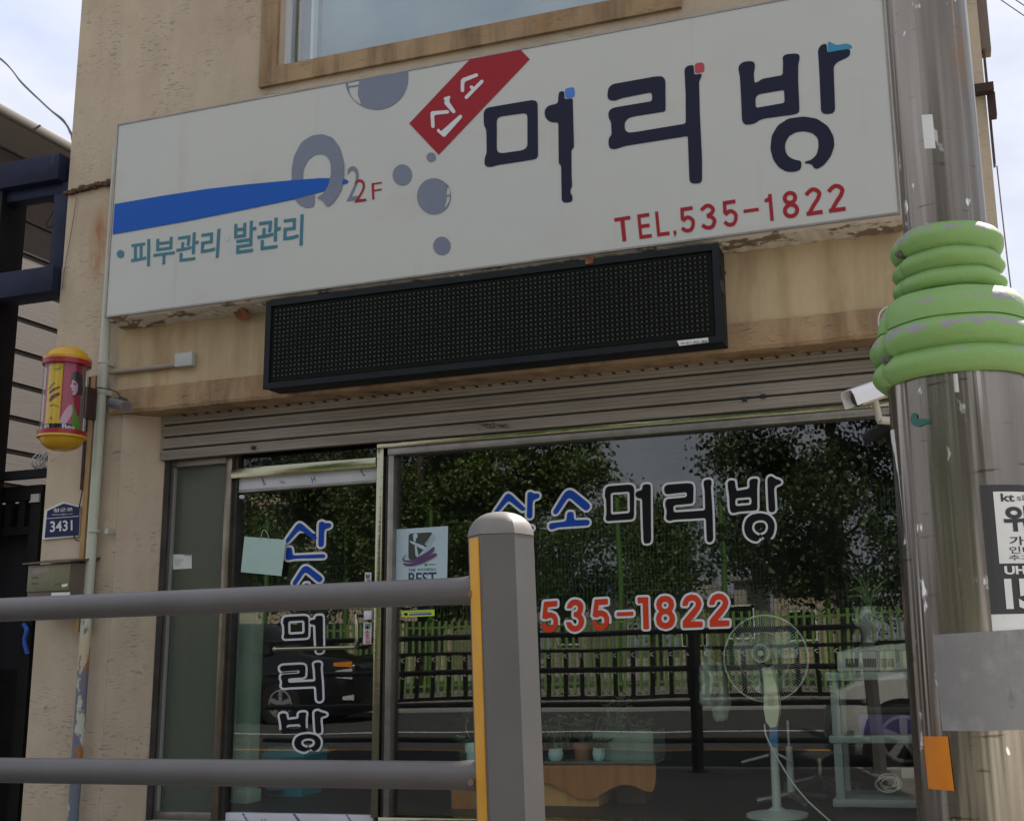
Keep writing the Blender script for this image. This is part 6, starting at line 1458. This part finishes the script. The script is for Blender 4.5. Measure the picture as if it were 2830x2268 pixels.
# beige school-like building far left
fb = thing('beige_block', 'large beige block with dark window bands far across the street', 'building', (-31, -42, 0))
bx0, bx1, by0, by1 = -46.0, -24.2, -50.0, -38.0
box('wall', bx0, bx1, by0, by1-.3, 0, 10.2, bldm, fb)
for k, (z0, z1) in enumerate(((0, .9), (2.6, 4.1), (5.9, 7.2), (8.9, 10.2))): box('wall_band', bx0, bx1+.02, by1-.299, by1, z0, z1, bldm, fb)
for z0, z1 in ((.9, 2.6), (4.1, 5.9), (7.2, 8.9)):
    x = bx0+.3
    while x < bx1-2:
        box('window', x, x+2.2, by1-.298, by1-.22, z0, z1, carglass, fb); box('pier', x+2.21, x+2.69, by1-.299, by1-.05, z0, z1, bldm, fb); x += 2.7
box('roof', bx0-.5, bx1+.6, by0-.4, by1+.6, 10.21, 10.6, roofm, fb)
def far_house(px0, px1, Y, pyt, pyb, rm, wm, label, flat=False):
    a = RF(px0, pyt, Y); b = RF(px1, pyt, Y); zt = a.z; ze = zt-.9 if not flat else zt-.2; x0, x1 = a.x, b.x
    t = thing('small_house', label, 'house', ((x0+x1)/2, Y-3, 0))
    box('wall', x0+.3, x1-.3, Y-6, Y-.3, 0, ze, wm, t)
    if flat: box('roof', x0, x1, Y-6.3, Y, ze+.001, zt, rm, t)
    else: MB().prism([(x0, Y, ze+.001), (x1, Y, ze+.001), (x1, Y-6.3, ze+.001), (x0, Y-6.3, ze+.001)], [(x0+.7, Y-2.8, zt), (x1-.7, Y-2.8, zt), (x1-.7, Y-3.5, zt), (x0+.7, Y-3.5, zt)]).build('roof', rm, t)
    n = max(1, int((x1-x0)/2.2))
    for k in range(n):
        x = x0+(x1-x0)*(k+.5)/n; w = box('window', x-.5, x+.5, Y-.299, Y-.25, ze*.38, ze*.72, carglass, t); frame4('frame', x-.56, x+.56, Y-.249, Y-.2, ze*.38-.06, ze*.72+.06, .07, paper, w)
far_house(1850, 1965, -30, 1592, 1690, roofm, bldm, 'small beige house behind the tall fence posts, left of the trees')
far_house(2000, 2075, -32, 1590, 1690, roofm, concm, 'narrow grey house between the two beige houses across the street', True)
far_house(2110, 2320, -30, 1610, 1690, concm, bldm, 'low flat roofed beige house far right across the street', True)
far_house(1490, 1640, -34, 1590, 1690, roofb, concm, 'low grey house with a blue roof across the street')
# cars
def car(name, label, x0, dirx, yc, L, Wd, st, paint, wheels, wr, lights):
    """st: stations along the length from the nose: (s, z_bot, z_belt, z_roof, hw_low, hw_belt, hw_roof)"""
    t = thing(name, label, 'car', (x0+dirx*L/2, yc, -.12))
    v = []; f = []; m = 12
    for (s, zb_, zm, zr, a, b, c) in st:
        X = x0+dirx*s
        half = [(a*.9, zb_), (a, zb_+.12), (b*1.0, (zb_+zm)/2+.05), (b*.985, zm), (c*1.0+(b-c)*.25, zm+(zr-zm)*.6), (c*.85, zr-.03), (c*.4, zr)]
        ringp = [(y, z) for y, z in half]+[(-y, z) for y, z in half[::-1]]
        v += [(X, yc+y, z) for y, z in ringp]; m = len(ringp)
    n = len(st)
    for i in range(n-1): f += [(i*m+k, i*m+(k+1) % m, (i+1)*m+(k+1) % m, (i+1)*m+k) for k in range(m)]
    f += [tuple(range(m)), tuple(range((n-1)*m, n*m))[::-1]]
    o = smooth_by_angle(mesh('body', v, f, paint, t), 45)
    for side in (1, -1):
        for s in wheels:
            X = x0+dirx*s; c = Vector((X, yc+side*(Wd/2-.10), -.12+wr))
            mb = MB()
            def dsk(r0_, y0, r1_, y1, nn=28): 
                mb.add([(c.x+r*math.cos(2*math.pi*k/nn), c.y+y*side, c.z+r*math.sin(2*math.pi*k/nn)) for r, y in ((r0_, y0), (r1_, y1)) for k in range(nn)], [(k, (k+1) % nn, nn+(k+1) % nn, nn+k) for k in range(nn)])
            ar = MB(); ar.v = []; nn = 28
            ar.prism([(c.x+wr*1.15*math.cos(2*math.pi*k/nn), c.y+side*.085, c.z+wr*1.15*math.sin(2*math.pi*k/nn)) for k in range(nn)], [(c.x+wr*1.15*math.cos(2*math.pi*k/nn), c.y+side*.104, c.z+wr*1.15*math.sin(2*math.pi*k/nn)) for k in range(nn)])
            ar.build('wheel_arch', dkplast, t)
            dsk(wr*.7, -.12, wr*.96, -.12); dsk(wr*.96, -.12, wr, -.08); dsk(wr, -.08, wr, .10); dsk(wr, .10, wr*.95, .125); dsk(wr*.95, .125, wr*.68, .118)
            w = smooth_by_angle(mb.build('wheel', rubber, t), 40)
            mb = MB(); dsk(wr*.68, .116, wr*.60, .12); dsk(wr*.60, .12, wr*.58, .09)
            for k in range(5):
                a = 2*math.pi*k/5+.3; e = Vector((math.cos(a), 0, math.sin(a))); p_ = Vector((-math.sin(a), 0, math.cos(a)))
                q = [c+e*wr*.1+p_*wr*.09, c+e*wr*.6+p_*wr*.12, c+e*wr*.6-p_*wr*.12, c+e*wr*.1-p_*wr*.09]
                mb.prism([p+Vector((0, side*.09, 0)) for p in q], [p+Vector((0, side*.115, 0)) for p in q])
            dsk(wr*.14, .118, .001, .12); mb.build('rim', alloy, w)
    for (s, yo, z, ln, hh_, mt, nm) in lights:
        for side in (1, -1):
            X = x0+dirx*s; q = [(X, yc+side*yo, z-hh_/2), (X+dirx*ln, yc+side*(yo+.05), z-hh_*.3), (X+dirx*ln, yc+side*(yo+.05), z+hh_*.3), (X, yc+side*yo, z+hh_/2)]
            q2 = [(p[0]-dirx*.015, p[1]+side*.022, p[2]) for p in q]; MB().prism(q, q2).build(nm, mt, t)
    return t
nose = RF(975, 1850, -6.3).x-.25
bc_ = car('black_van', 'black people carrier on the far lane mirrored in the glass door', nose+.25, -1, -7.25, 4.8, 1.9,
    [(0, .10, .78, .84, .66, .70, .62), (.06, .05, .90, .97, .82, .86, .78), (.30, .03, .98, 1.06, .90, .93, .84), (.75, .03, 1.02, 1.10, .93, .95, .86), (1.15, .03, 1.06, 1.16, .94, .95, .84), (1.6, .03, 1.10, 1.50, .94, .95, .80), (2.1, .03, 1.12, 1.74, .95, .95, .76), (3.2, .03, 1.12, 1.78, .95, .95, .76), (4.3, .05, 1.12, 1.74, .94, .94, .75), (4.7, .08, 1.08, 1.60, .92, .92, .72), (4.8, .15, .95, 1.3, .84, .84, .66)],
    carblk, (1.5, 3.95), .37, [(.10, .87, .76, .30, .20, lampm, 'headlight'), (.10, .875, .93, .34, .11, lampo, 'turn_signal'), (.06, .84, .34, .20, .10, lampm, 'fog_lamp')])
for s0_, s1_ in ((1.75, 2.35), (2.42, 3.3), (3.36, 4.2)):
    X0, X1 = nose+.25-s0_, nose+.25-s1_
    for side in (1, -1): MB().prism([(X0, -7.25+side*.962, 1.16), (X1, -7.25+side*.962, 1.16), (X1, -7.25+side*.875, 1.60), (X0-.12, -7.25+side*.875, 1.60)], [(X0, -7.25+side*.985, 1.16), (X1, -7.25+side*.985, 1.16), (X1, -7.25+side*.897, 1.60), (X0-.12, -7.25+side*.897, 1.60)]).build('side_window', carglass, bc_)
ns2 = RF(2290, 1900, 1.1).x-.1
wcar = car('silver_car', 'silver car parked along the kerb mirrored behind the trolley', ns2, 1, .22, 4.6, 1.76,
    [(0, .10, .42, .48, .60, .62, .5), (.10, .06, .58, .64, .76, .80, .66), (.35, .05, .70, .77, .85, .87, .74), (.9, .05, .80, .86, .87, .88, .74), (1.6, .05, .85, .90, .88, .88, .72), (2.0, .05, .87, .93, .88, .88, .70), (2.8, .05, .90, 1.38, .88, .88, .64), (3.6, .05, .92, 1.42, .88, .88, .62), (4.2, .06, .92, 1.25, .86, .86, .62), (4.6, .15, .85, .95, .74, .74, .55)],
    carwht, (.78, 3.6), .33, [(.14, .775, .56, .34, .14, lampm, 'headlight')])
